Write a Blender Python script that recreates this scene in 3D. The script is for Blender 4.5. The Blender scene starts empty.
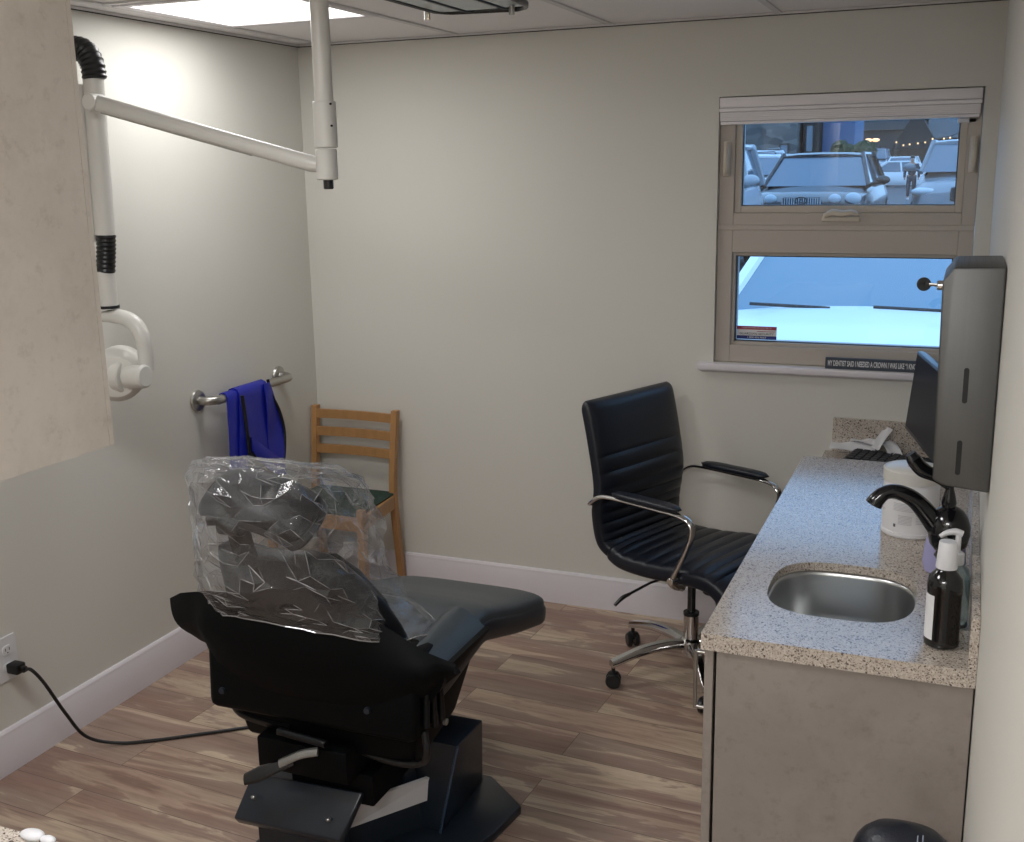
import bpy, bmesh, math, random
from mathutils import Vector, Matrix, noise
random.seed(7)
C = bpy.context.scene
PI = math.pi
V = Vector

# ------------------------------------------------------------------ camera
F_PX, YAW, PITCH, ROLL = 1105.97, 0.390248, 0.223295, -0.0174022
cam_d = bpy.data.cameras.new('camera'); cam = bpy.data.objects.new('camera', cam_d)
C.collection.objects.link(cam); C.camera = cam
cam_d.sensor_fit = 'HORIZONTAL'; cam_d.sensor_width = 36; cam_d.lens = 36*F_PX/1024
cam_d.clip_start = 0.02; cam_d.clip_end = 500
_f = V((-math.sin(YAW)*math.cos(PITCH), math.cos(YAW)*math.cos(PITCH), -math.sin(PITCH)))
_r = V((math.cos(YAW), math.sin(YAW), 0)); _u = _r.cross(_f)
_r2 = _r*math.cos(ROLL)+_u*math.sin(ROLL); _u2 = -_r*math.sin(ROLL)+_u*math.cos(ROLL)
cam.matrix_world = Matrix(((_r2.x,_u2.x,-_f.x,0),(_r2.y,_u2.y,-_f.y,0),(_r2.z,_u2.z,-_f.z,1.77),(0,0,0,1)))

# ------------------------------------------------------------------ colour / world / exposure
def lin(c):
    if isinstance(c, str): c = tuple(int(c[i:i+2],16) for i in (0,2,4))
    return tuple(((x/255)/12.92 if x/255<=.04045 else ((x/255+.055)/1.055)**2.4) for x in c)+(1,)
C.view_settings.view_transform = 'Standard'; C.view_settings.look = 'None'
C.view_settings.gamma = 1; C.view_settings.use_curve_mapping = False
C.view_settings.exposure = 0.0
W = bpy.data.worlds.new('sky'); C.world = W; W.use_nodes = True
bg = W.node_tree.nodes['Background']; bg.inputs[0].default_value = (0.33,0.60,0.96,1); bg.inputs[1].default_value = 2.3
SUN_E = 0
def light(kind, name, loc, energy, color, size=None, target=None, **kw):
    d = bpy.data.lights.new(name, kind); d.energy = energy; d.color = color
    o = bpy.data.objects.new(name, d); C.collection.objects.link(o); o.location = loc
    if size is not None:
        if kind=='AREA':
            d.shape='RECTANGLE'; d.size, d.size_y = size
        else: d.shadow_soft_size = size
    if target is not None:
        o.rotation_euler = (V(target)-V(loc)).to_track_quat('-Z','Y').to_euler()
    for k,v in kw.items(): setattr(d,k,v)
    return o
# the ceiling troffers' tubes (just below each lens)
LIGHTS = [(-2.18,3.16,6),(-.352,-.55,23),(-.962,-.55,25),(-1.576,1.305,15.5)]  # last panel is unseen, added overhead to fill the lower left wall
for i,(lx,ly,en) in enumerate(LIGHTS):
    light('AREA','troffer_light',(lx,ly,2.268),en,(.985,.99,1.0),(.52,.52),(lx,ly,0))

# ------------------------------------------------------------------ mesh helpers
def wloc(p):
    l = V((0,0,0))
    while p is not None: l += p.location; p = p.parent
    return l
def prop(o, label=None, cat=None, group=None, kind=None):
    if label: o['label'] = label
    if cat: o['category'] = cat
    if group: o['group'] = group
    if kind: o['kind'] = kind
    return o
def thing(name, loc, label, cat, group=None):
    o = bpy.data.objects.new(name, None); C.collection.objects.link(o); o.location = loc
    o.empty_display_size = .05
    return prop(o, label, cat, group)
def obj(name, bm, m, parent=None, smooth=None, keep=False):
    """world-space bmesh -> ONE mesh object (its parent chain's offset removed)"""
    if smooth is None: smooth = 40
    bmesh.ops.recalc_face_normals(bm, faces=bm.faces)
    off = wloc(parent)
    loc = V((0,0,0))
    if parent is None and not keep and len(bm.verts):
        xs=[v.co.x for v in bm.verts]; ys=[v.co.y for v in bm.verts]; zs=[v.co.z for v in bm.verts]
        loc = V(((min(xs)+max(xs))/2,(min(ys)+max(ys))/2,min(zs))); off = loc
    for v in bm.verts: v.co -= off
    if smooth:
        for f in bm.faces: f.smooth = True
        for e in bm.edges:
            if len(e.link_faces)==2 and e.calc_face_angle(0) > math.radians(smooth): e.smooth = False
    me = bpy.data.meshes.new(name); bm.to_mesh(me); bm.free()
    for mm in (m if isinstance(m,(list,tuple)) else [m]): me.materials.append(mm)
    o = bpy.data.objects.new(name, me); C.collection.objects.link(o); o.location = loc
    if parent is not None: o.parent = parent
    return o
def struct(name, bm, m, parent=None, smooth=None):
    o = obj(name, bm, m, parent, smooth)
    if parent is None: o['kind'] = 'structure'
    return o
def B(): return bmesh.new()
def merge(bm, b2, M=None):
    if M is not None: bmesh.ops.transform(b2, matrix=M, verts=b2.verts)
    me = bpy.data.meshes.new('tmp'); b2.to_mesh(me); b2.free(); bm.from_mesh(me); bpy.data.meshes.remove(me)
    return bm
def box(bm, x0,y0,z0,x1,y1,z1, bev=0, seg=2, M=None):
    b = bmesh.new(); bmesh.ops.create_cube(b, size=1)
    for v in b.verts: v.co = V(((x0+x1)/2+v.co.x*(x1-x0),(y0+y1)/2+v.co.y*(y1-y0),(z0+z1)/2+v.co.z*(z1-z0)))
    if bev: bmesh.ops.bevel(b, geom=b.edges[:], offset=bev, segments=seg, profile=.5, affect='EDGES')
    return merge(bm, b, M)
def prism(bm, pts, t, M=None, bev=0, seg=2):
    """polygon in local XY extruded +Z by t"""
    b = bmesh.new(); vs=[b.verts.new((p[0],p[1],0)) for p in pts]; b.faces.new(vs)
    r = bmesh.ops.extrude_face_region(b, geom=b.faces[:])
    for v in [g for g in r['geom'] if isinstance(g,bmesh.types.BMVert)]: v.co.z += t
    if bev: bmesh.ops.bevel(b, geom=b.edges[:], offset=bev, segments=seg, profile=.5, affect='EDGES')
    bmesh.ops.recalc_face_normals(b, faces=b.faces)
    return merge(bm, b, M)
def hexa(bm, p, bev=0, seg=2):
    """8 points: bottom 4 (ring) then top 4"""
    b = bmesh.new(); v=[b.verts.new(q) for q in p]
    for f in ((3,2,1,0),(4,5,6,7),(0,1,5,4),(1,2,6,5),(2,3,7,6),(3,0,4,7)): b.faces.new([v[i] for i in f])
    bmesh.ops.recalc_face_normals(b, faces=b.faces)
    if bev: bmesh.ops.bevel(b, geom=b.edges[:], offset=bev, segments=seg, profile=.5, affect='EDGES')
    return merge(bm, b)
def loft(bm, rings, closed=True, caps=True):
    R=[[bm.verts.new(p) for p in r] for r in rings]
    n=len(R[0])
    for a,b in zip(R[:-1],R[1:]):
        for i in range(n if closed else n-1):
            j=(i+1)%n; bm.faces.new((a[i],a[j],b[j],b[i]))
    if caps and closed:
        bm.faces.new(R[0][::-1]); bm.faces.new(R[-1])
    return bm
def catmull(pts, n=6):
    P=[V(p) for p in pts]; out=[]
    for i in range(len(P)-1):
        p0=P[i-1] if i else P[0]*2-P[1]; p1=P[i]; p2=P[i+1]; p3=P[i+2] if i+2<len(P) else P[-1]*2-P[-2]
        for k in range(n):
            t=k/n; out.append(.5*((2*p1)+(p2-p0)*t+(2*p0-5*p1+4*p2-p3)*t*t+(3*p1-p0-3*p2+p3)*t**3))
    out.append(P[-1]); return out
def tube(bm, pts, r, n=10, smooth=0, caps=True, flat=None, up=None):
    """sweep; r number or list; flat=(a,b) ellipse half-axes (a along side, b along up)"""
    P=[V(p) for p in pts]
    m=len(P); rs=r if isinstance(r,(list,tuple)) else [r]*m
    if smooth:
        Q=catmull([tuple(p)+(q,) for p,q in zip(P,rs)] if False else P, smooth)
        rr=[]; 
        for i in range(len(Q)):
            t=i/smooth; a=min(int(t),m-2); f=t-a; rr.append(rs[a]*(1-f)+rs[a+1]*f)
        P,rs=Q,rr; m=len(P)
    rings=[]; nrm=None
    for i in range(m):
        d=(P[min(i+1,m-1)]-P[max(i-1,0)]).normalized()
        if up is not None: s=d.cross(V(up)).normalized(); w=s.cross(d)
        else:
            if nrm is None: nrm=d.orthogonal().normalized()
            nrm=(nrm-d*nrm.dot(d)).normalized(); s=nrm; w=d.cross(s)
        a,b_=(rs[i],rs[i]) if flat is None else (flat[0]*rs[i],flat[1]*rs[i])
        rings.append([P[i]+s*math.cos(2*PI*k/n)*a+w*math.sin(2*PI*k/n)*b_ for k in range(n)])
    return loft(bm, rings, True, caps)
def lathe(bm, prof, c=(0,0,0), n=28, M=None, sx=1, sy=1):
    """prof: (r,z) from bottom up"""
    b=bmesh.new()
    rings=[[V((r*sx*math.cos(2*PI*k/n),r*sy*math.sin(2*PI*k/n),z)) for k in range(n)] for r,z in prof]
    loft(b, rings, True, True)
    bmesh.ops.translate(b, vec=V(c), verts=b.verts) if M is None else None
    return merge(bm,b,M)
def along(p, d, up=(0,0,1)):
    """matrix placing local +Z along d at p"""
    q=V(d).normalized().to_track_quat('Z','Y' if abs(V(d).normalized().z)<.9 else 'X')
    return Matrix.Translation(V(p))@q.to_matrix().to_4x4()
def cyl(bm, p0, p1, r, n=20, r2=None, bev=0):
    d=V(p1)-V(p0); L=d.length; r2=r if r2 is None else r2
    prof=[(r,0),(r2,L)] if not bev else [(r-bev,0),(r,bev),(r2,L-bev),(r2-bev,L)]
    return lathe(bm, prof, n=n, M=along(p0,d))
def sphere(bm, c, r, seg=16, rings=10, s=(1,1,1)):
    b=bmesh.new(); bmesh.ops.create_uvsphere(b,u_segments=seg,v_segments=rings,radius=r)
    for v in b.verts: v.co=V((v.co.x*s[0],v.co.y*s[1],v.co.z*s[2]))+V(c)
    return merge(bm,b)
def rrect(w,h,r,n=6,cx=0,cy=0,p=None):
    """rounded rectangle outline"""
    out=[]
    for qx,qy,a0 in ((1,1,0),(-1,1,90),(-1,-1,180),(1,-1,270)):
        for k in range(n+1):
            a=math.radians(a0+90*k/n); out.append((cx+qx*(w/2-r)+r*math.cos(a),cy+qy*(h/2-r)+r*math.sin(a)))
    return out
def sect(a,b,e=2.6,n=28):
    """superellipse"""
    o=[]
    for k in range(n):
        t=2*PI*k/n; c,s=math.cos(t),math.sin(t)
        o.append((a*math.copysign(abs(c)**(2/e),c), b*math.copysign(abs(s)**(2/e),s)))
    return o
def sheet(bm, grid, t=0.0):
    """grid[i][j] of points; thickness t by normal"""
    b=bmesh.new(); Vv=[[b.verts.new(p) for p in r] for r in grid]
    for i in range(len(Vv)-1):
        for j in range(len(Vv[0])-1): b.faces.new((Vv[i][j],Vv[i+1][j],Vv[i+1][j+1],Vv[i][j+1]))
    if t:
        b.normal_update()
        top={v:v.co+v.normal*t for v in b.verts}
        r=bmesh.ops.duplicate(b,geom=b.faces[:]+b.verts[:]+b.edges[:])
        vm=r['vert_map']
        bound=[e for e in b.edges if len(e.link_faces)==1 and e.verts[0] in top and e.verts[1] in top]
        for v,co in top.items(): vm[v].co=co
        for e in bound:
            a,c=e.verts; b.faces.new((a,c,vm[c],vm[a]))
        bmesh.ops.recalc_face_normals(b,faces=b.faces)
    return merge(bm,b)
def text(name, s, size, M, m, parent, extrude=.0003, sx=1.0, align='CENTER', bold=0):
    cu=bpy.data.curves.new('t','FONT'); cu.body=s; cu.size=size; cu.extrude=extrude; cu.align_x=align; cu.align_y='CENTER'; cu.offset=bold
    t=bpy.data.objects.new('t',cu); C.collection.objects.link(t)
    bpy.context.view_layer.update()
    me=bpy.data.meshes.new_from_object(t.evaluated_get(bpy.context.evaluated_depsgraph_get()))
    bpy.data.objects.remove(t); b=bmesh.new(); b.from_mesh(me)
    for v in b.verts: v.co.x*=sx
    bmesh.ops.transform(b,matrix=M,verts=b.verts)
    return obj(name,b,m,parent,0)
def basis(o, x, y):
    x=V(x).normalized(); y=V(y).normalized(); z=x.cross(y)
    return Matrix(((x.x,y.x,z.x,o[0]),(x.y,y.y,z.y,o[1]),(x.z,y.z,z.z,o[2]),(0,0,0,1)))
def dup(root, loc=None, rotz=None, label=None, group=None):
    def cp(o,par):
        c=o.copy(); C.collection.objects.link(c)
        if par: c.parent=par
        for ch in [k for k in bpy.data.objects if k.parent is o]: cp(ch,c)
        return c
    r=cp(root,None)
    if loc: r.location=loc
    if rotz is not None: r.rotation_euler=(0,0,rotz)
    if label: r['label']=label
    if group: r['group']=group
    return r

# ------------------------------------------------------------------ material helpers
def mat(name, col, rough=.5, metal=0., spec=.5, bump=0., bscale=60., var=0., vscale=8., coat=0., stretch=None, trans=0., emis=None, es=0., sheen=0.):
    m=bpy.data.materials.new(name); m.use_nodes=True; nt=m.node_tree; p=nt.nodes['Principled BSDF']
    p.inputs['Base Color'].default_value=lin(col); p.inputs['Roughness'].default_value=rough
    p.inputs['Metallic'].default_value=metal; p.inputs['Specular IOR Level'].default_value=spec
    p.inputs['Coat Weight'].default_value=coat
    if trans: p.inputs['Transmission Weight'].default_value=trans
    if sheen: p.inputs['Sheen Weight'].default_value=sheen
    if emis: p.inputs['Emission Color'].default_value=lin(emis); p.inputs['Emission Strength'].default_value=es
    def coords():
        tc=nt.nodes.new('ShaderNodeTexCoord'); mp=nt.nodes.new('ShaderNodeMapping'); nt.links.new(tc.outputs['Object'],mp.inputs[0])
        if stretch: mp.inputs['Scale'].default_value=stretch
        return mp.outputs[0]
    co=coords() if (bump or var) else None
    if var:
        n=nt.nodes.new('ShaderNodeTexNoise'); n.inputs['Scale'].default_value=vscale; n.inputs['Detail'].default_value=5; nt.links.new(co,n.inputs['Vector'])
        mr=nt.nodes.new('ShaderNodeMapRange'); mr.inputs['From Min'].default_value=.3; mr.inputs['From Max'].default_value=.7
        mr.inputs['To Min'].default_value=1-var; mr.inputs['To Max'].default_value=1+var; nt.links.new(n.outputs['Fac'],mr.inputs[0])
        mx=nt.nodes.new('ShaderNodeVectorMath'); mx.operation='SCALE'; mx.inputs[0].default_value=lin(col)[:3]; nt.links.new(mr.outputs[0],mx.inputs['Scale'])
        nt.links.new(mx.outputs[0],p.inputs['Base Color'])
    if bump:
        n=nt.nodes.new('ShaderNodeTexNoise'); n.inputs['Scale'].default_value=bscale; n.inputs['Detail'].default_value=4; nt.links.new(co,n.inputs['Vector'])
        b=nt.nodes.new('ShaderNodeBump'); b.inputs['Strength'].default_value=bump; b.inputs['Distance'].default_value=.01
        nt.links.new(n.outputs['Fac'],b.inputs['Height']); nt.links.new(b.outputs[0],p.inputs['Normal'])
    return m
def ramp(nt, src, stops, interp='LINEAR'):
    r=nt.nodes.new('ShaderNodeValToRGB'); r.color_ramp.interpolation=interp
    e=r.color_ramp.elements
    while len(e)<len(stops): e.new(.5)
    for k,(p,c) in zip(e,stops): k.position=p; k.color=lin(c)
    nt.links.new(src,r.inputs[0]); return r.outputs[0]
def mixc(nt,fac,a,b,mode='MIX'):
    m=nt.nodes.new('ShaderNodeMix'); m.data_type='RGBA'; m.blend_type=mode
    for s,v in ((m.inputs[0],fac),(m.inputs[6],a),(m.inputs[7],b)):
        if isinstance(v,(int,float)): s.default_value=v
        elif isinstance(v,tuple): s.default_value=v
        else: nt.links.new(v,s)
    return m.outputs[2]
def tex(nt,kind,vec,**kw):
    n=nt.nodes.new('ShaderNodeTex'+kind); nt.links.new(vec,n.inputs['Vector'])
    for k,v in kw.items(): n.inputs[k].default_value=v
    return n
def mapping(nt,scale=(1,1,1),rot=(0,0,0),loc=(0,0,0),src='Object'):
    tc=nt.nodes.new('ShaderNodeTexCoord'); mp=nt.nodes.new('ShaderNodeMapping')
    geo=nt.nodes.new('ShaderNodeNewGeometry')
    nt.links.new(geo.outputs['Position'] if src=='World' else tc.outputs[src],mp.inputs[0])
    mp.inputs['Scale'].default_value=scale; mp.inputs['Rotation'].default_value=rot; mp.inputs['Location'].default_value=loc
    return mp.outputs[0]

def floor_material():
    m=mat('vinyl planks','a5886e',.38); nt=m.node_tree; p=nt.nodes['Principled BSDF']
    co=mapping(nt,rot=(0,0,math.radians(3.2)),loc=(0,-.016,0),src='World')
    br=nt.nodes.new('ShaderNodeTexBrick'); nt.links.new(co,br.inputs['Vector'])
    br.offset=.37; br.inputs['Scale'].default_value=1; br.inputs['Brick Width'].default_value=1.22; br.inputs['Row Height'].default_value=.15
    br.inputs['Mortar Size'].default_value=.0014; br.inputs['Mortar Smooth'].default_value=.2
    br.inputs['Color1'].default_value=(0,0,0,1); br.inputs['Color2'].default_value=(1,1,1,1); br.inputs['Mortar'].default_value=(.5,.5,.5,1)
    # each plank shifts the grain
    add=nt.nodes.new('ShaderNodeVectorMath'); add.operation='MULTIPLY_ADD'; nt.links.new(br.outputs['Color'],add.inputs[0]); add.inputs[1].default_value=(7,13,5); nt.links.new(co,add.inputs[2])
    def stretched(s,loc=(0,0,0)):
        mp=nt.nodes.new('ShaderNodeMapping'); mp.inputs['Scale'].default_value=s; mp.inputs['Location'].default_value=loc; nt.links.new(add.outputs[0],mp.inputs[0]); return mp.outputs[0]
    n1=tex(nt,'Noise',stretched((.75,4.4,1)),Scale=1.7,Detail=6,Roughness=.6,Distortion=.7)
    n2=tex(nt,'Noise',stretched((1.2,30,1)),Scale=2.2,Detail=6,Roughness=.6,Distortion=.4)
    n3=tex(nt,'Noise',stretched((.5,3.2,1),(3,9,2)),Scale=2.0,Detail=4)
    base=ramp(nt,n1.outputs['Fac'],[(.30,'907a6f'),(.42,'a08a7d'),(.50,'ab9688'),(.53,'d2bfa8'),(.60,'c4b19c'),(.66,'a08a7d'),(.76,'98827a')])
    red=mixc(nt,ramp(nt,n3.outputs['Fac'],[(.44,(0,0,0)),(.60,(170,170,170))]),base,lin('9a7064'))
    fine=ramp(nt,n2.outputs['Fac'],[(.25,(208,204,200)),(.5,(238,236,234)),(.75,(252,252,252))])
    c=mixc(nt,1.0,red,fine,'MULTIPLY')
    tone=nt.nodes.new('ShaderNodeMapRange'); tone.inputs['To Min'].default_value=.92; tone.inputs['To Max'].default_value=1.14; nt.links.new(br.outputs['Color'],tone.inputs[0])
    sc=nt.nodes.new('ShaderNodeVectorMath'); sc.operation='SCALE'; nt.links.new(c,sc.inputs[0]); nt.links.new(tone.outputs[0],sc.inputs['Scale'])
    c2=mixc(nt,br.outputs['Fac'],sc.outputs[0],lin('6a5850'))
    nt.links.new(c2,p.inputs['Base Color'])
    rr=nt.nodes.new('ShaderNodeMapRange'); rr.inputs['To Min'].default_value=.34; rr.inputs['To Max'].default_value=.5; nt.links.new(n2.outputs['Fac'],rr.inputs[0]); nt.links.new(rr.outputs[0],p.inputs['Roughness'])
    return m
def quartz_material():
    m=mat('speckled quartz','b9ad9f',.17,spec=.7); nt=m.node_tree; p=nt.nodes['Principled BSDF']
    co=mapping(nt,src='World')
    v1=tex(nt,'Voronoi',co,Scale=520.0); v2=tex(nt,'Voronoi',co,Scale=290.0); n=tex(nt,'Noise',co,Scale=240.0,Detail=3)
    base=ramp(nt,n.outputs['Fac'],[(.3,'ada297'),(.5,'c0b5a9'),(.7,'cfc6bb')])
    s1=nt.nodes.new('ShaderNodeSeparateColor'); nt.links.new(v1.outputs['Color'],s1.inputs[0])
    s2=nt.nodes.new('ShaderNodeSeparateColor'); nt.links.new(v2.outputs['Color'],s2.inputs[0])
    c=mixc(nt,ramp(nt,s1.outputs[0],[(.80,(0,0,0)),(.88,(255,255,255))],'LINEAR'),base,lin('7c6f66'))
    c=mixc(nt,ramp(nt,s2.outputs[1],[(.915,(0,0,0)),(.93,(255,255,255))]),c,lin('5b5049'))
    c=mixc(nt,ramp(nt,s2.outputs[2],[(.90,(0,0,0)),(.93,(220,220,220))]),c,lin('d8d0c6'))
    nt.links.new(c,p.inputs['Base Color']); return m
def laminate_material(name,a,b,dark):
    m=mat(name,a,.5,spec=.35); nt=m.node_tree; p=nt.nodes['Principled BSDF']
    co=mapping(nt,src='World')
    n1=tex(nt,'Noise',co,Scale=3.5,Detail=7,Roughness=.62,Distortion=.4); n2=tex(nt,'Noise',co,Scale=38.0,Detail=5,Roughness=.7); n3=tex(nt,'Noise',co,Scale=12.0,Detail=8,Roughness=.75)
    c=ramp(nt,n1.outputs['Fac'],[(.34,a),(.62,b)])
    c=mixc(nt,ramp(nt,n2.outputs['Fac'],[(.55,(0,0,0)),(.68,(150,150,150))]),c,lin(dark))
    c=mixc(nt,ramp(nt,n3.outputs['Fac'],[(.50,(0,0,0)),(.68,(130,130,130))]),c,lin(dark))
    n4=tex(nt,'Noise',mapping(nt,src='World',loc=(5,3,1)),Scale=7.0,Detail=9,Roughness=.7)
    c=mixc(nt,ramp(nt,n4.outputs['Fac'],[(.52,(0,0,0)),(.66,(140,140,140))]),c,lin(b))
    nt.links.new(c,p.inputs['Base Color']); return m
def brushed(name,col,rough,sc=(1,1,120)):
    m=mat(name,col,rough,1.0); nt=m.node_tree; p=nt.nodes['Principled BSDF']
    n=tex(nt,'Noise',mapping(nt,scale=sc),Scale=4.0,Detail=3)
    mr=nt.nodes.new('ShaderNodeMapRange'); mr.inputs['To Min'].default_value=rough-.07; mr.inputs['To Max'].default_value=rough+.1
    nt.links.new(n.outputs['Fac'],mr.inputs[0]); nt.links.new(mr.outputs[0],p.inputs['Roughness']); return m
def film_material(name, tint, gloss, haze, rough=.08, bump=.5, bscale=35., creases=False):
    """clear plastic: mostly see-through, with sharp highlights and a little white haze"""
    m=bpy.data.materials.new(name); m.use_nodes=True; nt=m.node_tree; nt.nodes.clear()
    out=nt.nodes.new('ShaderNodeOutputMaterial')
    tr=nt.nodes.new('ShaderNodeBsdfTransparent'); tr.inputs[0].default_value=tint
    gl=nt.nodes.new('ShaderNodeBsdfGlossy'); gl.inputs['Roughness'].default_value=rough
    df=nt.nodes.new('ShaderNodeBsdfDiffuse'); df.inputs[0].default_value=(.9,.92,.95,1)
    co=mapping(nt)
    if bump:
        n=tex(nt,'Noise',co,Scale=bscale,Detail=3,Distortion=1.2); b=nt.nodes.new('ShaderNodeBump'); b.inputs['Strength'].default_value=bump; b.inputs['Distance'].default_value=.02
        nt.links.new(n.outputs['Fac'],b.inputs['Height']); nt.links.new(b.outputs[0],gl.inputs['Normal'])
    fr=nt.nodes.new('ShaderNodeLayerWeight'); fr.inputs[0].default_value=.5
    if bump: nt.links.new(b.outputs[0],fr.inputs['Normal'])
    mr=nt.nodes.new('ShaderNodeMapRange'); mr.inputs['To Min'].default_value=gloss; mr.inputs['To Max'].default_value=min(1,gloss*5+.1)
    nt.links.new(fr.outputs['Fresnel'],mr.inputs[0])
    m1=nt.nodes.new('ShaderNodeMixShader'); m1.inputs[0].default_value=haze
    if creases:
        w=tex(nt,'Noise',co,Scale=5.0,Detail=2); ad=nt.nodes.new('ShaderNodeVectorMath'); ad.operation='MULTIPLY_ADD'; nt.links.new(w.outputs['Color'],ad.inputs[0]); ad.inputs[1].default_value=(.22,.22,.10); nt.links.new(co,ad.inputs[2])
        st_=nt.nodes.new('ShaderNodeMapping'); st_.inputs['Scale'].default_value=(1,1,.55); nt.links.new(ad.outputs[0],st_.inputs[0])
        vo=nt.nodes.new('ShaderNodeTexVoronoi'); vo.feature='DISTANCE_TO_EDGE'; vo.inputs['Scale'].default_value=11.0; nt.links.new(st_.outputs[0],vo.inputs['Vector'])
        c1=ramp(nt,vo.outputs['Distance'],[(0,(160,160,160)),(.014,(120,120,120)),(.05,(62,62,62)),(.3,(50,50,50))])
        nt.links.new(c1,m1.inputs[0])
    nt.links.new(tr.outputs[0],m1.inputs[1]); nt.links.new(df.outputs[0],m1.inputs[2])
    m2=nt.nodes.new('ShaderNodeMixShader'); nt.links.new(mr.outputs[0],m2.inputs[0]); nt.links.new(m1.outputs[0],m2.inputs[1]); nt.links.new(gl.outputs[0],m2.inputs[2])
    nt.links.new(m2.outputs[0],out.inputs[0]); return m
def stone_material(name,a,b,scale=2.2):
    m=mat(name,a,.9); nt=m.node_tree; p=nt.nodes['Principled BSDF']
    v=tex(nt,'Voronoi',mapping(nt,scale=(1,1,2.2)),Scale=scale); s=nt.nodes.new('ShaderNodeSeparateColor'); nt.links.new(v.outputs['Color'],s.inputs[0])
    nt.links.new(ramp(nt,s.outputs[0],[(0,a),(1,b)]),p.inputs['Base Color']); return m

M={}
M['wall']=mat('painted wall','d6d4cd',.6,spec=.25,bump=.05,bscale=180)
M['wall_r']=M['wall']
M['ceil']=mat('ceiling tile','f0edee',.9,spec=.1,bump=.15,bscale=220)
M['tbar']=mat('ceiling grid metal','d4d1d2',.5,spec=.3)
M['shadow_gasket']=mat('painted shadow and gasket dark','4c4a48',.8)  # painted shadow line under the wall angle; also the lower pane's gasket
M['trim']=mat('white trim paint','dcd7dc',.35)
M['floor']=floor_material()
M['quartz']=quartz_material()
M['lam']=laminate_material('stone laminate','8d847d','999089','70665f')
M['lam_up']=laminate_material('upper stone laminate','bbb3aa','c7c0b8','8f8376')
M['frame']=mat('window frame vinyl','b5aca3',.45)
M['sash']=mat('window sash vinyl','bcb3a8',.45)
M['hard']=mat('window hardware','c9bfb0',.4)
M['blind']=mat('blind slats','ebe7ea',.5)
M['glass']=film_material('window glass',(.93,.96,1,1),.014,0,.0,0)
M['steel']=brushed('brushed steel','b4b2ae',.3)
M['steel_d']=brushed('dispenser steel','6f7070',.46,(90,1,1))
M['sink']=mat('sink steel','c4c6c6',.30,1.)
M['chrome']=mat('polished chrome','d8d8d8',.09,1.)
M['blackp']=mat('black plastic','15171a',.35)
M['black_gloss']=mat('gloss black','0d0e12',.12,coat=.3)
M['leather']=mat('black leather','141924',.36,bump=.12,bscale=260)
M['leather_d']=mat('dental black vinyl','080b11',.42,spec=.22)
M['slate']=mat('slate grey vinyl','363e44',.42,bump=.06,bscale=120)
M['shell']=mat('black chair shell','030507',.55,spec=.12)
M['basep']=mat('dark slate paint','1c242e',.32)
M['iron']=mat('black metal','101216',.4,.4)
M['white_enamel']=mat('white enamel','d4d2cc',.32)
M['white_pl']=mat('white plastic','dddde0',.35)
M['wood']=mat('beech wood','ae8253',.42,var=.10,vscale=5,stretch=(6,6,.7),coat=.1)
M['green']=mat('green seat fabric','2c4038',.9,bump=.5,bscale=120,var=.25,vscale=90)
M['blue']=mat('royal blue vinyl','14209a',.38,bump=.15,bscale=30)
M['navy']=mat('black apron lining','090b18',.5)
M['rubber']=mat('rubber cord','0e0e10',.45)
M['stripe']=mat('light grey panel','d2d3d6',.35)
M['screw']=mat('steel screw head','9a9a98',.3,.9)
M['paper']=mat('white paper','dedee0',.7)
M['lavender']=mat('lavender soap','b3b0dc',.18,trans=.2)
M['teal']=mat('clear bluish bottle','a9c0c6',.1,trans=.8)
M['amber']=mat('dark bottle','08080b',.1,coat=.4)
M['bag']=film_material('clear plastic bag',(.955,.96,.975,1),.04,.06,.035,.35,26.)
M['fold']=film_material('fold highlight film',(.95,.96,.98,1),.25,.38,.15,0)  # whitish film for the highlights painted on the bag's creases
M['ink']=mat('dark grey print','5a5c62',.6)
M['sign']=mat('slate sign','3c444f',.6)
M['lens']=mat('fixture lens','ffffff',.4,emis=(255,252,246),es=3.2)
M['lens_d']=mat('prismatic grey lens','8e9ba0',.25,spec=.6)

# ================================================================== THE SETTING
XL,XR,D,ZC,YB=-2.611,.068,4.097,2.286,-1.6
WT=.16
b=B(); box(b,XL-.1,YB,-.05,XR+.1,D+.02,0); struct('floor',b,M['floor'],smooth=0)
b=B(); box(b,XL-.1,YB-.1,ZC,XR+.1,D+WT,ZC+.05); struct('ceiling',b,M['ceil'],smooth=0)
b=B(); box(b,XL-.12,YB-.1,-.05,XL,D+WT,ZC+.02); struct('wall_left',b,M['wall'],smooth=0)
b=B(); box(b,XR,YB-.1,-.05,XR+.12,D+WT,ZC+.02); struct('wall_right',b,M['wall_r'],smooth=0)
b=B(); box(b,XL,YB-.1,-.05,XR,YB,ZC+.02); struct('wall_near',b,M['wall'],smooth=0)
WX0,WX1,WZ0,WZ1=-.860,.018,1.050,2.012
b=B()
box(b,XL-.02,D,-.05,WX0,D+WT,ZC+.02); box(b,WX1,D,-.05,XR+.1,D+WT,ZC+.02)
box(b,WX0,D,-.05,WX1,D+WT,WZ0); box(b,WX0,D,WZ1,WX1,D+WT,ZC+.02)
struct('wall_back',b,M['wall'],smooth=0)
# ceiling grid
gi=0
def tbar(x0,y0,x1,y1,n):
    b=B(); box(b,x0,y0,ZC-.006,x1,y1,ZC,.001,1); struct('trim_%d'%n,b,M['tbar'],smooth=0)
    
n=1
for gx in (-2.496,-1.886,-1.266,-.659,-.045):
    tbar(gx-.012,YB,gx+.012,D,n); n+=1
for gy in (-1.44,-.83,-.22,.39,1.0,1.61,2.22):
    tbar(XL,gy-.012,XR,gy+.012,n); n+=1
for gy in (2.84,3.45):
    tbar(-2.496,gy-.012,-1.886,gy+.012,n); n+=1
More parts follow.
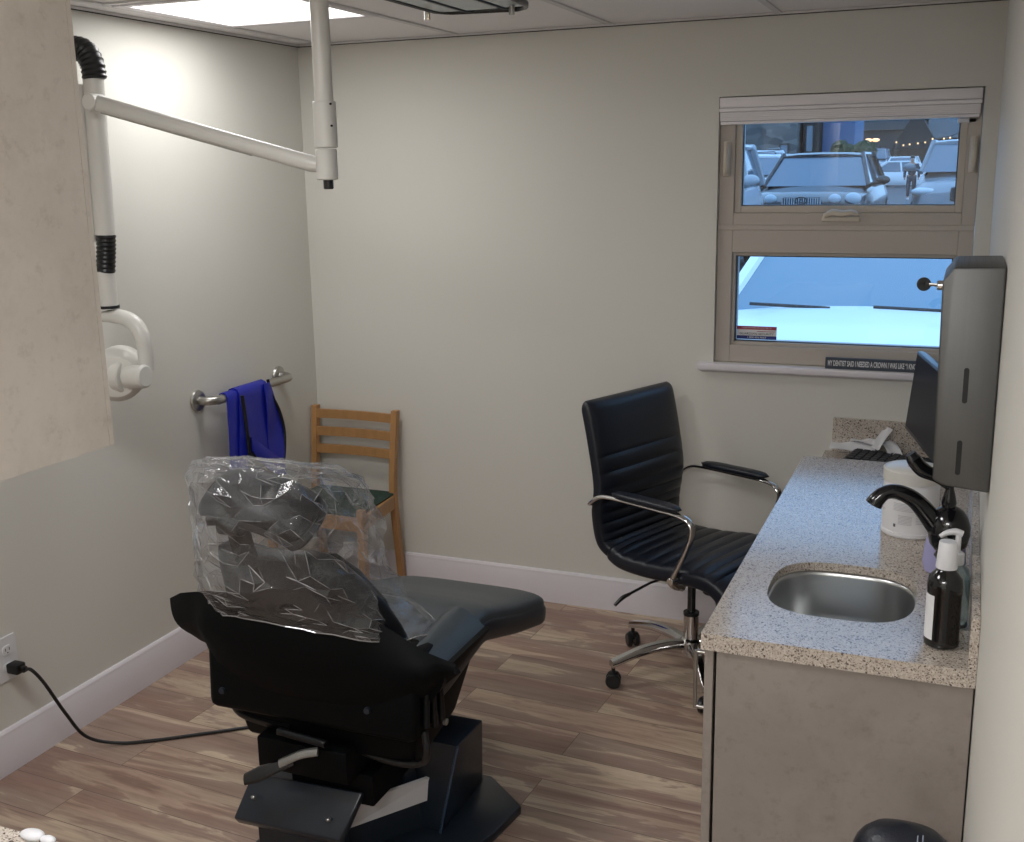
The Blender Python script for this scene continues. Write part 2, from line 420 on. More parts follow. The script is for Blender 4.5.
# wall angle, then two dark strips that paint the thin shadow line below it
b=B(); box(b,XL,YB,ZC-.008,XL+.016,D,ZC-.001); struct('trim_%d'%n,b,M['tbar'],smooth=0); n+=1
b=B(); box(b,XL,D-.016,ZC-.008,XR,D,ZC-.001); struct('trim_%d'%n,b,M['tbar'],smooth=0); n+=1
b=B(); box(b,XL,YB,ZC-.011,XL+.003,D,ZC-.008); struct('trim_%d'%n,b,M['shadow_gasket'],smooth=0); n+=1
b=B(); box(b,XL,D-.003,ZC-.011,XR,D,ZC-.008); struct('trim_%d'%n,b,M['shadow_gasket'],smooth=0); n+=1
# baseboards: profile with a stepped top
def baseboard(name, p0, p1, nrm):
    prof=[(0,0),(.016,0),(.016,.112),(.013,.118),(.012,.130),(.007,.137),(0,.139)]
    b=B(); nv=V(nrm)
    loft(b,[[V(p)+nv*x+V((0,0,z)) for x,z in prof] for p in (p0,p1)],True,True)
    o=obj(name,b,M['trim'],None,30); o['kind']='structure'
baseboard('baseboard_left',(XL,YB,0),(XL,D,0),(1,0,0))
baseboard('baseboard_back',(XL+.016,D,0),(-.44,D,0),(0,-1,0))
# sill
b=B(); box(b,WX0-.055,D-.035,1.024,XR-.002,D+.02,WZ0-.0005,.004,2); box(b,WX0-.050,D-.012,1.016,XR-.002,D,1.024,.002,1)
struct('trim_sill',b,M['trim']).name='trim_%d'%n; n+=1
# window
win=bpy.data.objects.new('window_1',None); C.collection.objects.link(win); win.location=((WX0+WX1)/2,D+.05,WZ0); win['kind']='structure'
fy0,fy1=D+.022,D+.11
UG=(-.779,1.627,-.050,1.955); LG=(-.792,1.128,-.044,1.447)
def ringbox(b,o,i,y0,y1,bev=.002):
    box(b,o[0],y0,o[1],i[0],y1,o[3],bev,1); box(b,i[2],y0,o[1],o[2],y1,o[3],bev,1)
    box(b,i[0],y0,o[1],i[2],y1,i[1],bev,1); box(b,i[0],y0,i[3],i[2],y1,o[3],bev,1)
UO=(WX0+.001,1.550,WX1-.001,WZ1-.001); LO=(WX0+.001,WZ0+.001,WX1-.001,1.5485)
US=(-.803,1.602,-.026,1.98)
b=B(); ringbox(b,UO,US,fy0,fy1); obj('window_frame',b,M['frame'],win,0)
b=B(); ringbox(b,LO,(LG[0]-.012,LG[1]-.012,LG[2]+.012,LG[3]+.012),fy0-.003,fy1)
ringbox(b,(LG[0]-.012,LG[1]-.012,LG[2]+.012,LG[3]+.012),LG,fy0+.012,fy1,.001); obj('lower_frame',b,M['frame'],win,0)
b=B(); ringbox(b,US,UG,fy0+.010,fy1-.02); obj('upper_sash',b,M['sash'],win,0)
b=B(); box(b,UO[0],fy0-.006,1.540,UO[2],fy0,1.560,.002,1); obj('meeting_rail',b,M['frame'],win,0)
for g in (UG,LG):
    b=B(); box(b,g[0]-.004,D+.062,g[1]-.004,g[2]+.004,D+.066,g[3]+.004); obj('window_pane',b,M['glass'],win,0)
for g in (UG,LG):
    b=B(); ringbox(b,(g[0]-.002,g[1]-.002,g[2]+.002,g[3]+.002),(g[0]+.004,g[1]+.003,g[2]-.004,g[3]-.004),D+.045,D+.0615,0); obj('glazing_gasket',b,M['blackp'] if g is UG else M['shadow_gasket'],win,0)
# sash side latches and centre lock
for lx,lz in ((-.831,1.795),(-.004,1.795)):
    b=B(); box(b,lx-.013,fy0-.010,lz-.062,lx+.013,fy0,lz+.062,.004,2); tube(b,[(lx,fy0-.012,lz+.055),(lx+.002,fy0-.026,lz+.02),(lx,fy0-.024,lz-.03),(lx-.002,fy0-.016,lz-.055)],[.009,.010,.010,.008],8,4)
    h=obj('window_latch',b,M['hard'],win)
b=B(); box(b,-.487,fy0-.012,1.572,-.357,fy0,1.590,.003,2); obj('lock_base',b,M['hard'],win)
b=B(); tube(b,[(-.478,fy0-.02,1.592),(-.45,fy0-.026,1.604),(-.415,fy0-.03,1.600),(-.385,fy0-.028,1.604),(-.365,fy0-.022,1.598)],[.009,.013,.012,.011,.008],10,4,flat=(1,.8)); obj('lock_handle',b,M['hard'],win)
# security sticker on the lower pane (written on the pane's room side)
st=thing('window_sticker',(-.708,D+.058,1.132),'small red, white and blue security sticker in lower left corner of the lower window pane','sticker')
SX0,SX1,SZ0,SZ1=-.786,-.638,1.134,1.183; sy=D+.0605
b=B(); box(b,SX0,sy,SZ0,SX1,sy+.001,SZ1); obj('backing',b,M['white_pl'],st,0)
b=B(); box(b,SX0,sy-.0006,SZ1-.013,SX1,sy,SZ1); obj('red_band',b,mat('sticker red','a5384f',.5),st,0)
b=B(); box(b,SX0,sy-.0006,SZ0,SX1,sy,SZ0+.013); obj('blue_band',b,mat('sticker blue','1c2f7a',.5),st,0)
b=B(); box(b,SX0+.075,sy-.0006,SZ0+.0285,SX1-.006,sy,SZ0+.0305); obj('red_rule',b,bpy.data.materials['sticker red'],st,0)
TX=lambda x,y,z: basis((x,y,z),(1,0,0),(0,0,1))
text('lettering','THESE PREMISES PROTECTED BY',.0068,TX((SX0+SX1)/2,sy-.0009,SZ1-.0066),M['white_pl'],st,sx=1.15)
text('lettering','GUARDIAN SECURITY',.0115,TX((SX0+SX1)/2,sy-.0009,SZ0+.0200),mat('sticker ink','26303f',.6),st,sx=1.12)
text('lettering','1.800.426.9663',.0100,TX((SX0+SX1)/2,sy-.0009,SZ0+.0066),M['white_pl'],st,sx=1.15)
# blind, gathered at the head of the window
bl=thing('window_blind',(-.42,D+.0,1.92),'off-white venetian blind gathered up at the top of the window','window blind')
b=B(); box(b,WX0+.004,D-.012,1.972,WX1-.006,D+.02,2.008,.003,2); obj('valance',b,M['blind'],bl,30)
b=B(); box(b,WX0+.004,D-.018,1.958,WX1-.006,D+.0,1.971,.002,1); obj('valance_lip',b,M['blind'],bl,30)
for k in range(5):
    b=B(); z=1.926+k*.0062; box(b,WX0+.006,D-.012+.0008*(k%2),z,WX1-.010,D+.02,z+.0059,.0006,1); obj('slat',b,M['blind'],bl,0)
b=B(); box(b,WX0+.008,D-.013,1.914,WX1-.012,D+.02,1.925,.003,2); obj('bottom_rail',b,M['blind'],bl,30)
b=B(); box(b,-.06,D+.022,1.898,.0,D+.05,1.914,.002,1); obj('mounting_bracket',b,M['white_pl'],bl,0)
# sign on the sill
sg=thing('slogan_sign',(-.27,D-.02,WZ0),'narrow dark slate sign with white lettering standing on the window sill','sign')
b=B(); box(b,-.449,D-.020,WZ0,.02,D-.004,WZ0+.040,.001,1); obj('board',b,M['sign'],sg,0)
text('lettering','MY DENTIST SAID I NEEDED A CROWN I WAS LIKE \u201cI KNOW\u201d',.0275,TX(-.440,D-.0206,WZ0+.020),M['paper'],sg,sx=.415,align='LEFT',bold=.0006)
# outlet on the left wall
ol=thing('wall_outlet',(XL,2.29,.28),'white wall outlet low on the left wall with black plug in it','outlet')
b=B(); prism(b,rrect(.078,.140,.006),.006,basis((XL,2.290,.355),(0,1,0),(0,0,1)),.0015,1); obj('cover_plate',b,M['white_pl'],ol)
for dz in (.027,-.027):
    b=B(); prism(b,rrect(.036,.030,.012),.004,basis((XL+.006,2.290,.355+dz),(0,1,0),(0,0,1)),.001,1); r=obj('receptacle',b,M['white_pl'],ol)
    b=B()
    for dy in (-.007,.007): box(b,XL+.0098,2.290+dy-.0012,.355+dz-.001,XL+.0104,2.290+dy+.0012,.355+dz+.008)
    box(b,XL+.0098,2.288,.355+dz-.009,XL+.0104,2.292,.355+dz-.0055); obj('slot',b,M['blackp'],r,0)
# power cord: plug (top-level, held by the outlet) and its cord
pc=thing('power_cord',(XL+.03,2.452,0),'black power cord running from wall outlet across the floor to the dental chair','cord')
b=B(); box(b,XL+.011,2.274,.312,XL+.055,2.312,.344,.006,2); box(b,XL+.053,2.284,.319,XL+.072,2.302,.337,.004,2); obj('plug',b,M['rubber'],pc)
cp=catmull([(XL+.070,2.293,.329),(XL+.088,2.300,.325),(XL+.100,2.33,.27),(XL+.118,2.38,.15),(-2.47,2.43,.05),(-2.40,2.49,.010),(-2.30,2.555,.006),(-2.16,2.66,.006),(-2.02,2.76,.006),(-1.88,2.80,.006),(-1.76,2.76,.007),(-1.67,2.68,.02)],8)
b=B(); tube(b,cp,.0055,8); obj('cord',b,M['rubber'],pc)

# ================================================================== ceiling lights
tl0=None
for i,(lx,ly,en) in enumerate(LIGHTS):
    lab=['square recessed ceiling light panel, lit, above the left wall corner','lit ceiling panel behind the camera by the right wall','lit ceiling panel behind the camera in mid room','unseen lit ceiling panel added overhead to fill the lower left wall'][i]
    t=thing('ceiling_light',(lx,ly,ZC-.01),lab,'ceiling light','recessed ceiling light panels')
    b=B(); ringbox2=[(lx-.30,ly-.30,lx-.268,ly+.30),(lx+.268,ly-.30,lx+.30,ly+.30),(lx-.268,ly-.30,lx+.268,ly-.268),(lx-.268,ly+.268,lx+.268,ly+.30)]
    for q in ringbox2: box(b,q[0],q[1],ZC-.009,q[2],q[3],ZC-.0005,.002,1)
    obj('light_frame',b,M['trim'],t,0)
    b=B(); box(b,lx-.268,ly-.268,ZC-.005,lx+.268,ly+.268,ZC-.001); obj('diffuser',b,M['lens'],t,0)

# overhead operatory light: dark-framed fixture hung under the ceiling, its end seen at the top edge
t=thing('overhead_light',(-1.32,2.62,2.13),'dark framed overhead treatment light with grey lenses hanging below the ceiling','ceiling lamp')
def LP(pts,z,dz): return [V((x,y,z)) for x,y in pts],[V((x,y,z+dz)) for x,y in pts]
lo=[(-1.395,2.15),(-1.395,2.88),(-1.375,2.915),(-1.36,2.93),(-1.18,2.96),(-1.145,2.93),(-1.125,2.88),(-1.105,2.15)]
b=B(); a_,c_=LP(lo,2.205,.05); loft(b,[a_,c_]); obj('housing',b,M['white_enamel'],t,30)
b=B(); tube(b,[V((x,y,2.198)) for x,y in lo]+[V((lo[0][0],lo[0][1],2.198))],.0085,8); 
for xx in (-1.315,-1.20): tube(b,[(xx,2.15,2.195),(xx,2.90,2.195),(xx+.015,2.935,2.195)],.005,8)
obj('light_frame',b,M['blackp'],t)
for x0,x1 in ((-1.388,-1.320),(-1.310,-1.205),(-1.195,-1.125)):
    b=B(); box(b,x0,2.16,2.194,x1,2.905,2.206,.004,1); obj('lens',b,M['lens_d'],t)
for xx,yy in ((-1.405,2.86),(-1.165,2.88)):
    b=B(); cyl(b,(xx,yy,2.206),(xx,yy,2.172),.008,12); obj('knob',b,M['steel'],t)
for xx,yy in ((-1.32,2.4),(-1.19,2.4)):
    b=B(); cyl(b,(xx,yy,2.25),(xx,yy,ZC-.001),.012,12); obj('hanger_rod',b,M['steel'],t)
light('SPOT','treatment_lamp_beam',(-1.20,2.74,2.185),17,(1.0,.74,.46),.04,(XL,3.17,2.08),spot_size=math.radians(18),spot_blend=1.0)

# ================================================================== X-ray unit on its ceiling column
t=thing('xray_arm',(-1.59,2.6,ZC),'white ceiling-mounted x-ray arm with long swing arm and round tube head','medical arm')
px,py=-1.585,2.6
b=B(); cyl(b,(px,py,ZC-.001),(px,py,ZC-.025),.07,24,bev=.004); obj('ceiling_flange',b,M['white_enamel'],t)
b=B(); cyl(b,(px,py,1.95),(px,py,ZC-.02),.0245,24); obj('column',b,M['white_enamel'],t)
b=B(); cyl(b,(px,py,1.835),(px,py,1.953),.0305,24,bev=.002); s=obj('sleeve',b,M['white_enamel'],t)
for a,zz in ((-.5,1.945),(-.5,1.89)):
    b=B(); d=V((math.cos(a),math.sin(a),0)); cyl(b,V((px,py,zz))+d*.029,V((px,py,zz))+d*.034,.003,8); obj('screw',b,M['iron'],s)
b=B(); cyl(b,(px-.002,py,1.752),(px-.002,py,1.832),.0285,24,bev=.003); obj('lower_joint',b,M['white_enamel'],t)
b=B(); cyl(b,(px,py,1.728),(px,py,1.755),.0135,16,bev=.002); obj('end_plug',b,M['blackp'],t)
A0,A1=V((-1.61,2.6,1.789)),V((-2.335,2.585,1.978))
b=B(); ad=(A1-A0); 
tube(b,[A0,A0+ad*.03,A0+ad*.5,A1-ad*.02,A1],[.017,.0215,.0215,.0225,.016],18,flat=(1,1.05)); obj('swing_arm',b,M['white_enamel'],t)
b=B(); tube(b,[A0+ad*.28+V((0,-.004,-.0195)),A0+ad*.96+V((0,-.004,-.0205))],.006,8,flat=(1,.7)); obj('arm_cover_seam',b,M['steel'],t)
b=B(); cyl(b,A1+V((.004,-.028,.0)),A1+V((.004,.028,0)),.024,20,bev=.003); obj('arm_end_cap',b,M['white_enamel'],t)
# hanging scissor arm: elbow bellows, tubes, lower bellows, yoke and head
ex,ey=-2.405,2.66
def bellows(b,pts,r,n=14):
    P=catmull(pts,n); rr=[r*(1.0 if i%2 else .90) for i in range(len(P))]; tube(b,P,rr,18)
b=B(); bellows(b,[(-2.50,ey,2.125),(-2.46,ey,2.137),(-2.420,ey,2.128),(-2.396,ey,2.095),(-2.390,ey,2.048)],.036,7); obj('elbow_bellows',b,M['blackp'],t)
b=B(); tube(b,[(-2.495,ey,2.124),(XL+.002,ey+.01,2.12)],.034,18); obj('wall_link',b,M['white_enamel'],t)
b=B(); tube(b,[(-2.396,ey,2.050),(-2.408,ey,1.60)],.030,18); obj('upper_tube',b,M['white_enamel'],t)
b=B(); tube(b,[(-2.447,ey-.015,2.035),(-2.461,ey-.015,1.58)],.028,18); obj('spring_tube',b,M['white_enamel'],t)
b=B(); bellows(b,[(-2.404,ey,1.602),(-2.411,ey,1.547),(-2.420,ey,1.488)],.0295,9); obj('lower_bellows',b,M['blackp'],t)
b=B(); tube(b,[(-2.422,ey,1.491),(-2.420,ey,1.378)],.0285,18); obj('lower_tube',b,M['white_enamel'],t)
b=B(); cyl(b,(-2.420,ey,1.378),(-2.420,ey,1.387),.0315,20); obj('black_collar',b,M['blackp'],t)
b=B(); tube(b,[(-2.447,ey,1.352),(-2.39,ey,1.354),(-2.335,ey,1.338),(-2.305,ey,1.300),(-2.297,ey,1.25),(-2.297,ey,1.190)],[.016,.021,.022,.021,.020,.020],14,5,flat=(1.15,.95)); obj('yoke',b,M['white_enamel'],t)
b=B(); cyl(b,(-2.345,ey-.035,1.176),(-2.272,ey-.035,1.180),.036,24,bev=.006); obj('pivot_knob',b,M['white_enamel'],t)
b=B(); lathe(b,[(.03,-.075),(.066,-.07),(.080,-.05),(.083,.0),(.080,.05),(.062,.075),(.02,.085)],n=30,M=along((-2.405,ey,1.178),(.55,-.83,.0))); obj('tube_head',b,M['white_enamel'],t)
b=B(); cyl(b,(-2.378,ey-.04,1.178),(-2.345,ey-.038,1.178),.050,28,bev=.004); obj('angle_dial',b,M['white_enamel'],t)
b=B(); lathe(b,[(.048,0),(.050,.01),(.050,.08),(.046,.09),(.040,.09),(.040,.02)],n=28,M=along((-2.455,ey-.05,1.18),(-.55,-.83,.05))); obj('beam_cone',b,M['white_enamel'],t)

# ================================================================== upper cabinet and counter on the near left
t=thing('upper_cabinet',(-1.10,.2,1.45),'beige stone-look wall cabinet hanging at the near left, cut off by the photo edge','cabinet')
b=B(); box(b,-1.25,-.55,1.452,-.967,1.028,2.2); obj('carcass',b,M['lam_up'],t,0)
b=B(); box(b,-.966,.52,1.452,-.948,1.0205,2.2); obj('door',b,M['lam_up'],t,0)
b=B(); box(b,-.966,-.02,1.452,-.948,.517,2.2); obj('door',b,M['lam_up'],t,0)
b=B(); box(b,-.966,-.55,1.452,-.948,-.023,2.2); obj('door',b,M['lam_up'],t,0)
b=B(); box(b,-.966,1.021,1.452,-.948,1.028,2.2); obj('edge_strip',b,M['lam_up'],t,0)
b=B(); box(b,-1.25,-.55,2.202,-.96,1.028,ZC-.001); obj('soffit_filler',b,M['wall'],t,0)
t=thing('base_cabinet',(-.95,.2,0),'base cabinet under the quartz counter in the near left corner','cabinet')
b=B(); box(b,-1.25,-.55,.0,-.68,1.0,.835,.001,1); obj('body',b,M['lam'],t,0)
for y0,y1 in ((-.54,.22),(.225,.99)):
    b=B(); box(b,-.68,y0,.1,-.662,y1,.83,.001,1); obj('door',b,M['lam'],t,0)
b=B(); box(b,-1.25,-.56,.836,-.64,1.028,.870,.003,1); prop(obj('countertop',b,M['quartz'],None,0),'speckled quartz countertop corner at the bottom left edge of the photo','countertop')
t=thing('instrument_holder',(-1.165,1.0,.87),'small white rounded plastic holder on the near left counter edge','holder')
b=B(); sphere(b,(-1.158,1.022,.873),.020,20,12,(1,.6,.30)); obj('cup',b,M['white_pl'],t)
b=B(); sphere(b,(-1.130,1.022,.872),.013,20,12,(1,.6,.34)); obj('cup',b,M['white_pl'],t)

# ================================================================== right-hand base cabinet, counter, sink
CX0,CX1,CY0,CY1,CZ=-.437,.052,2.026,3.49,.870
SK=(-.202,2.352,.302,.335,.105)  # cx,cy,w,h,corner
def slab_with_hole(x0,y0,x1,y1,z0,z1,hole):
    """slab with an oval-cornered hole, ring-stitched"""
    b=bmesh.new(); n=len(hole); cx=sum(p[0] for p in hole)/n; cy=sum(p[1] for p in hole)/n
    out=[]
    for p in hole:   # ray to the rectangle
        dx,dy=p[0]-cx,p[1]-cy
        tx=((x1-cx)/dx if dx>0 else (x0-cx)/dx) if abs(dx)>1e-9 else 1e9
        ty=((y1-cy)/dy if dy>0 else (y0-cy)/dy) if abs(dy)>1e-9 else 1e9
        k=min(tx,ty); out.append((cx+dx*k,cy+dy*k))
    corners=[(x0,y0),(x1,y0),(x1,y1),(x0,y1)]
    for c in corners:  # snap nearest to the corner
        i=min(range(n),key=lambda i:(out[i][0]-c[0])**2+(out[i][1]-c[1])**2); out[i]=c
    def ring(P,z): return [b.verts.new((p[0],p[1],z)) for p in P]
    rings=[ring(hole,z0),ring(out,z0),ring(out,z1),ring(hole,z1)]
    for a,c in ((0,1),(1,2),(2,3),(3,0)):
        for i in range(n):
            j=(i+1)%n; b.faces.new((rings[a][i],rings[a][j],rings[c][j],rings[c][i]))
    return b
hole=[(SK[0]+x,SK[1]+y) for x,y in sect(.152,.166,3.0,64)]
b=slab_with_hole(CX0,CY0+.03,CX1,2.72,CZ-.020,CZ,hole); box(b,CX0,2.7195,CZ-.020,CX1,CY1,CZ); box(b,CX0,CY0,CZ-.035,CX1,CY0+.0302,CZ); box(b,CX0,CY0+.03,CZ-.035,CX0+.03,CY1,CZ-.0198)
ct=obj('countertop',b,M['quartz'],None,0); prop(ct,'long speckled quartz countertop with undermount sink along the right wall','countertop')
b=B(); box(b,CX1,CY0,CZ-.035,XR-.0005,CY1,CZ+.10,.001,1); prop(obj('side_splash',b,M['quartz'],None,0),'low quartz backsplash strip along the right wall beside the sink','backsplash')
t=thing('sink',(SK[0],SK[1],CZ-.19),'stainless steel undermount sink basin set in the quartz counter','sink')
b=B(); rings=[]
for sc,z in ((1.08,-.0215),(1.0,-.0215),(.985,-.024),(.975,-.032),(.965,-.12),(.93,-.165),(.80,-.182),(.3,-.187),(.06,-.189)):
    rings.append([V((SK[0]+(p[0]-SK[0])*sc,SK[1]+(p[1]-SK[1])*sc,CZ+z)) for p in hole])
loft(b,rings,True,False); b.faces.new([v for v in b.verts][-len(hole):]); obj('basin',b,M['sink'],t,60)
b=B(); lathe(b,[(.030,0),(.034,.004),(.022,.003),(.020,-.001)],(SK[0],SK[1],CZ-.187),24); obj('drain',b,M['chrome'],t)
# base cabinet
t=thing('base_cabinet',(-.19,2.75,0),'beige stone-look base cabinet under the sink counter','cabinet')
b=B(); box(b,-.407,2.047,.09,CX1+.013,CY1-.02,CZ-.22); box(b,-.407,2.56,CZ-.22,CX1+.013,CY1-.02,CZ-.036); box(b,-.407,2.047,CZ-.22,-.39,2.56,CZ-.036); obj('carcass',b,M['blackp'],t,0)
b=B(); box(b,-.395,2.07,0,CX1,CY1-.03,.09); obj('toe_kick',b,M['blackp'],t,0)
b=B(); box(b,-.4065,2.034,0,CX1+.013,2.046,CZ-.0355,.001,1); obj('end_panel',b,M['lam'],t,0)
for y0,y1,hy in ((2.036,2.515,2.10),(2.519,2.998,2.93),(3.002,3.468,3.07)):
    b=B(); box(b,-.431,y0,.10,-.413,y1,CZ-.037,.001,1); dr=obj('door',b,M['lam'],t,0)
    b=B(); tube(b,[(-.431,hy,.80),(-.462,hy,.80),(-.462,hy,.675),(-.431,hy,.675)] if False else catmull([(-.431,hy,.795),(-.458,hy,.795),(-.462,hy,.788),(-.462,hy,.68),(-.458,hy,.673),(-.431,hy,.673)],3),.0045,10); obj('handle',b,M['steel'],dr)
# desk beyond, lower
DZ=.742
b=B(); box(b,-.437,CY1+.003,DZ-.035,CX1+.013,D-.0005,DZ,.002,1); prop(obj('desktop',b,M['quartz'],None,0),'lower quartz desk surface under the window holding the keyboard','desk')
t=thing('desk_support',(-.1,3.8,0),'side support panels under the low desk by the window','cabinet')
b=B(); box(b,-.40,CY1+.004,0,CX1+.01,CY1+.022,DZ-.036); obj('side_panel',b,M['lam'],t,0)
b=B(); box(b,-.40,4.06,0,CX1+.01,4.078,DZ-.036); obj('side_panel',b,M['lam'],t,0)
b=B(); box(b,-.412,D-.018,DZ+.0005,CX1+.013,D-.0005,.868,.001,1); prop(obj('back_splash',b,M['quartz'],None,0),'short speckled quartz backsplash on the back wall under the window','backsplash')

# ------------------------------------------------------------------ things on the counter
# faucet
fx,fyy=.004,2.40
t=thing('faucet',(fx,fyy,CZ),'black single-handle faucet with curved spout at the right of the sink','faucet')
b=B(); lathe(b,[(.030,0),(.031,.004),(.024,.012),(.019,.030),(.019,.075),(.024,.083),(.027,.088),(.023,.095)],(fx,fyy,CZ),28); obj('base',b,M['black_gloss'],t)
b=B(); lathe(b,[(.016,.092),(.026,.100),(.036,.115),(.041,.138),(.040,.158),(.034,.176),(.024,.190),(.010,.198)],(fx,fyy,CZ),28,sx=1.05); obj('valve_body',b,M['black_gloss'],t)
b=B(); tube(b,[(fx-.005,fyy,CZ+.125),(fx-.035,fyy-.004,CZ+.165),(fx-.070,fyy-.010,CZ+.205),(fx-.105,fyy-.016,CZ+.222),(fx-.130,fyy-.022,CZ+.220),(fx-.146,fyy-.026,CZ+.205),(fx-.152,fyy-.027,CZ+.194)],[.026,.022,.018,.016,.015,.017,.0185],18,6); obj('spout',b,M['black_gloss'],t)
b=B(); lathe(b,[(.013,.19),(.016,.205),(.012,.222),(.008,.236),(.009,.244),(.003,.25)],(fx-.004,fyy,CZ),20); obj('handle_post',b,M['black_gloss'],t)
b=B(); tube(b,[(fx-.004,fyy,CZ+.238),(fx-.030,fyy-.002,CZ+.258),(fx-.060,fyy-.004,CZ+.272),(fx-.078,fyy-.005,CZ+.292),(fx-.086,fyy-.006,CZ+.305)],[.008,.011,.0145,.014,.010],14,6,flat=(1.2,.85)); obj('lever',b,M['black_gloss'],t)
# black bottle with white cap and label
bx,by=.004,2.128
t=thing('black_bottle',(bx,by,CZ),'glossy black round bottle with a tall white cap nearest on the counter edge','bottle')
b=B(); lathe(b,[(.026,0),(.0315,.004),(.0325,.012),(.0315,.016),(.0315,.108),(.0325,.116),(.033,.124),(.030,.138),(.020,.150),(.015,.156),(.015,.166)],(bx,by,CZ),32); obj('bottle_body',b,M['amber'],t)
b=B(); lathe(b,[(.0190,.156),(.0195,.158),(.0160,.206),(.0150,.208)],(bx,by,CZ),32); obj('cap',b,M['white_pl'],t)
b=B(); g=[[V((bx+.0319*math.cos(a),by+.0319*math.sin(a),CZ+z)) for z in (.018,.106)] for a in [math.radians(x) for x in range(150,246,8)]]; sheet(b,g,.0003); lb=obj('paper_label',b,M['paper'],t)
# pump bottle just behind
px2,py2=.022,2.232
t=thing('pump_bottle',(px2,py2,CZ),'clear bluish pump bottle with white nozzle directly behind the black bottle','bottle')
b=B(); lathe(b,[(.024,0),(.028,.004),(.028,.105),(.024,.120),(.013,.130),(.012,.138)],(px2,py2,CZ),28); obj('bottle_body',b,M['teal'],t)
b=B(); lathe(b,[(.0135,.130),(.014,.132),(.0135,.152),(.010,.155)],(px2,py2,CZ),24); obj('collar',b,M['white_pl'],t)
b=B(); cyl(b,(px2,py2,CZ+.150),(px2,py2,CZ+.192),.0055,14); tube(b,[(px2+.008,py2,CZ+.192),(px2-.006,py2,CZ+.195),(px2-.022,py2-.003,CZ+.192),(px2-.034,py2-.005,CZ+.184)],[.006,.007,.0055,.004],12,5); obj('pump_head',b,M['white_pl'],t)
# lavender soap
t=thing('soap_bottle',(.006,2.53,CZ),'lavender hand soap bottle half hidden behind the faucet','bottle')
b=B(); lathe(b,[(.030,0),(.041,.006),(.046,.030),(.043,.065),(.033,.100),(.020,.118),(.014,.124)],(-.002,2.53,CZ),30,sy=.65); obj('bottle_body',b,M['lavender'],t)
b=B(); lathe(b,[(.014,.120),(.015,.123),(.013,.142),(.005,.145),(.005,.165)],(-.002,2.53,CZ),20); obj('pump_head',b,M['white_pl'],t)
# wipes canister
wx,wy=-.088,2.812; R=.068
t=thing('wipes_canister',(wx,wy,CZ),'large white round disinfectant wipes canister behind the faucet','canister')
b=B(); lathe(b,[(R-.004,0),(R,.004),(R,.012),(R-.002,.014),(R-.002,.135),(R-.004,.140)],(wx,wy,CZ),44); obj('tub',b,M['white_pl'],t)
b=B(); lathe(b,[(R+.0005,.136),(R+.001,.138),(R+.001,.165),(R-.003,.169),(R-.008,.168),(R-.012,.171),(.02,.173)],(wx,wy,CZ),44); obj('lid',b,M['white_enamel'],t)
b=B(); g=[[V((wx+(R-.0015)*math.cos(a),wy+(R-.0015)*math.sin(a),CZ+z)) for z in (.022,.128)] for a in [math.radians(x) for x in range(170,331,6)]]; sheet(b,g,.0003); lb=obj('paper_label',b,M['paper'],t)
def onlabel(a0,a1,z0,z1,m,nm):
    b=B(); nn=max(2,int(abs(a1-a0)/6)); g=[[V((wx+(R-.0008)*math.cos(a),wy+(R-.0008)*math.sin(a),CZ+z)) for z in (z0,z1)] for a in [math.radians(a0+(a1-a0)*k/nn) for k in range(nn+1)]]; sheet(b,g,.0002); return obj(nm,b,m,lb,0)
lg=mat('pale grey print','b4b5ba',.6); lg2=mat('light violet print','c8c6cf',.6)
b=B()
def arc(b,a0,a1,z,h):
    nn=max(2,int(abs(a1-a0)/6)); g=[[V((wx+(R-.0009)*math.cos(a),wy+(R-.0009)*math.sin(a),CZ+zz)) for zz in (z,z+h)] for a in [math.radians(a0+(a1-a0)*k/nn) for k in range(nn+1)]]; sheet(b,g,.0002)
for k in range(5): arc(b,232,290-(k%2)*8,.112-.004*k,.0016)
for k in range(6): arc(b,236,296-(k*5)%13,.088-.0035*k,.0014)
for k in range(7): arc(b,248,276,.058-.0035*k,.0013)
for k in range(5): arc(b,186,212-(k%3)*5,.078-.0045*k,.0018)
for k in range(6): arc(b,284,304,.060-.004*k,.0014)
obj('small_print',b,lg,lb,0)
onlabel(238,243,.028,.036,M['ink'],'printed_mark')
b=B(); box(b,wx-.012,wy-.02,CZ+.173,wx+.015,wy-.012,CZ+.1736); obj('lid_print',b,mat('pink print','c98aa0',.6),t,0)
# keyboard
t=thing('keyboard',(-.26,4.02,DZ),'black computer keyboard lying on the low desk','keyboard')
KM=Matrix.Translation((-.150,3.935,DZ+.012))@Matrix.Rotation(math.radians(-14),4,'Z')@Matrix.Rotation(math.radians(4),4,'X')
b=B(); box(b,-.20,-.065,-.006,.20,.065,.010,.004,2,M=KM@Matrix.Translation((0,0,0))); obj('case',b,M['blackp'],t)
keyb=mat('dark key caps','23262c',.5)
for r in range(5):
    for k in range(14):
        b=B(); x0=-.188+k*.0270; y0=-.056+r*.0225; box(b,x0,y0,.010,x0+.0235,y0+.019,.0165,.0015,1,M=KM); obj('key',b,keyb,t,0)
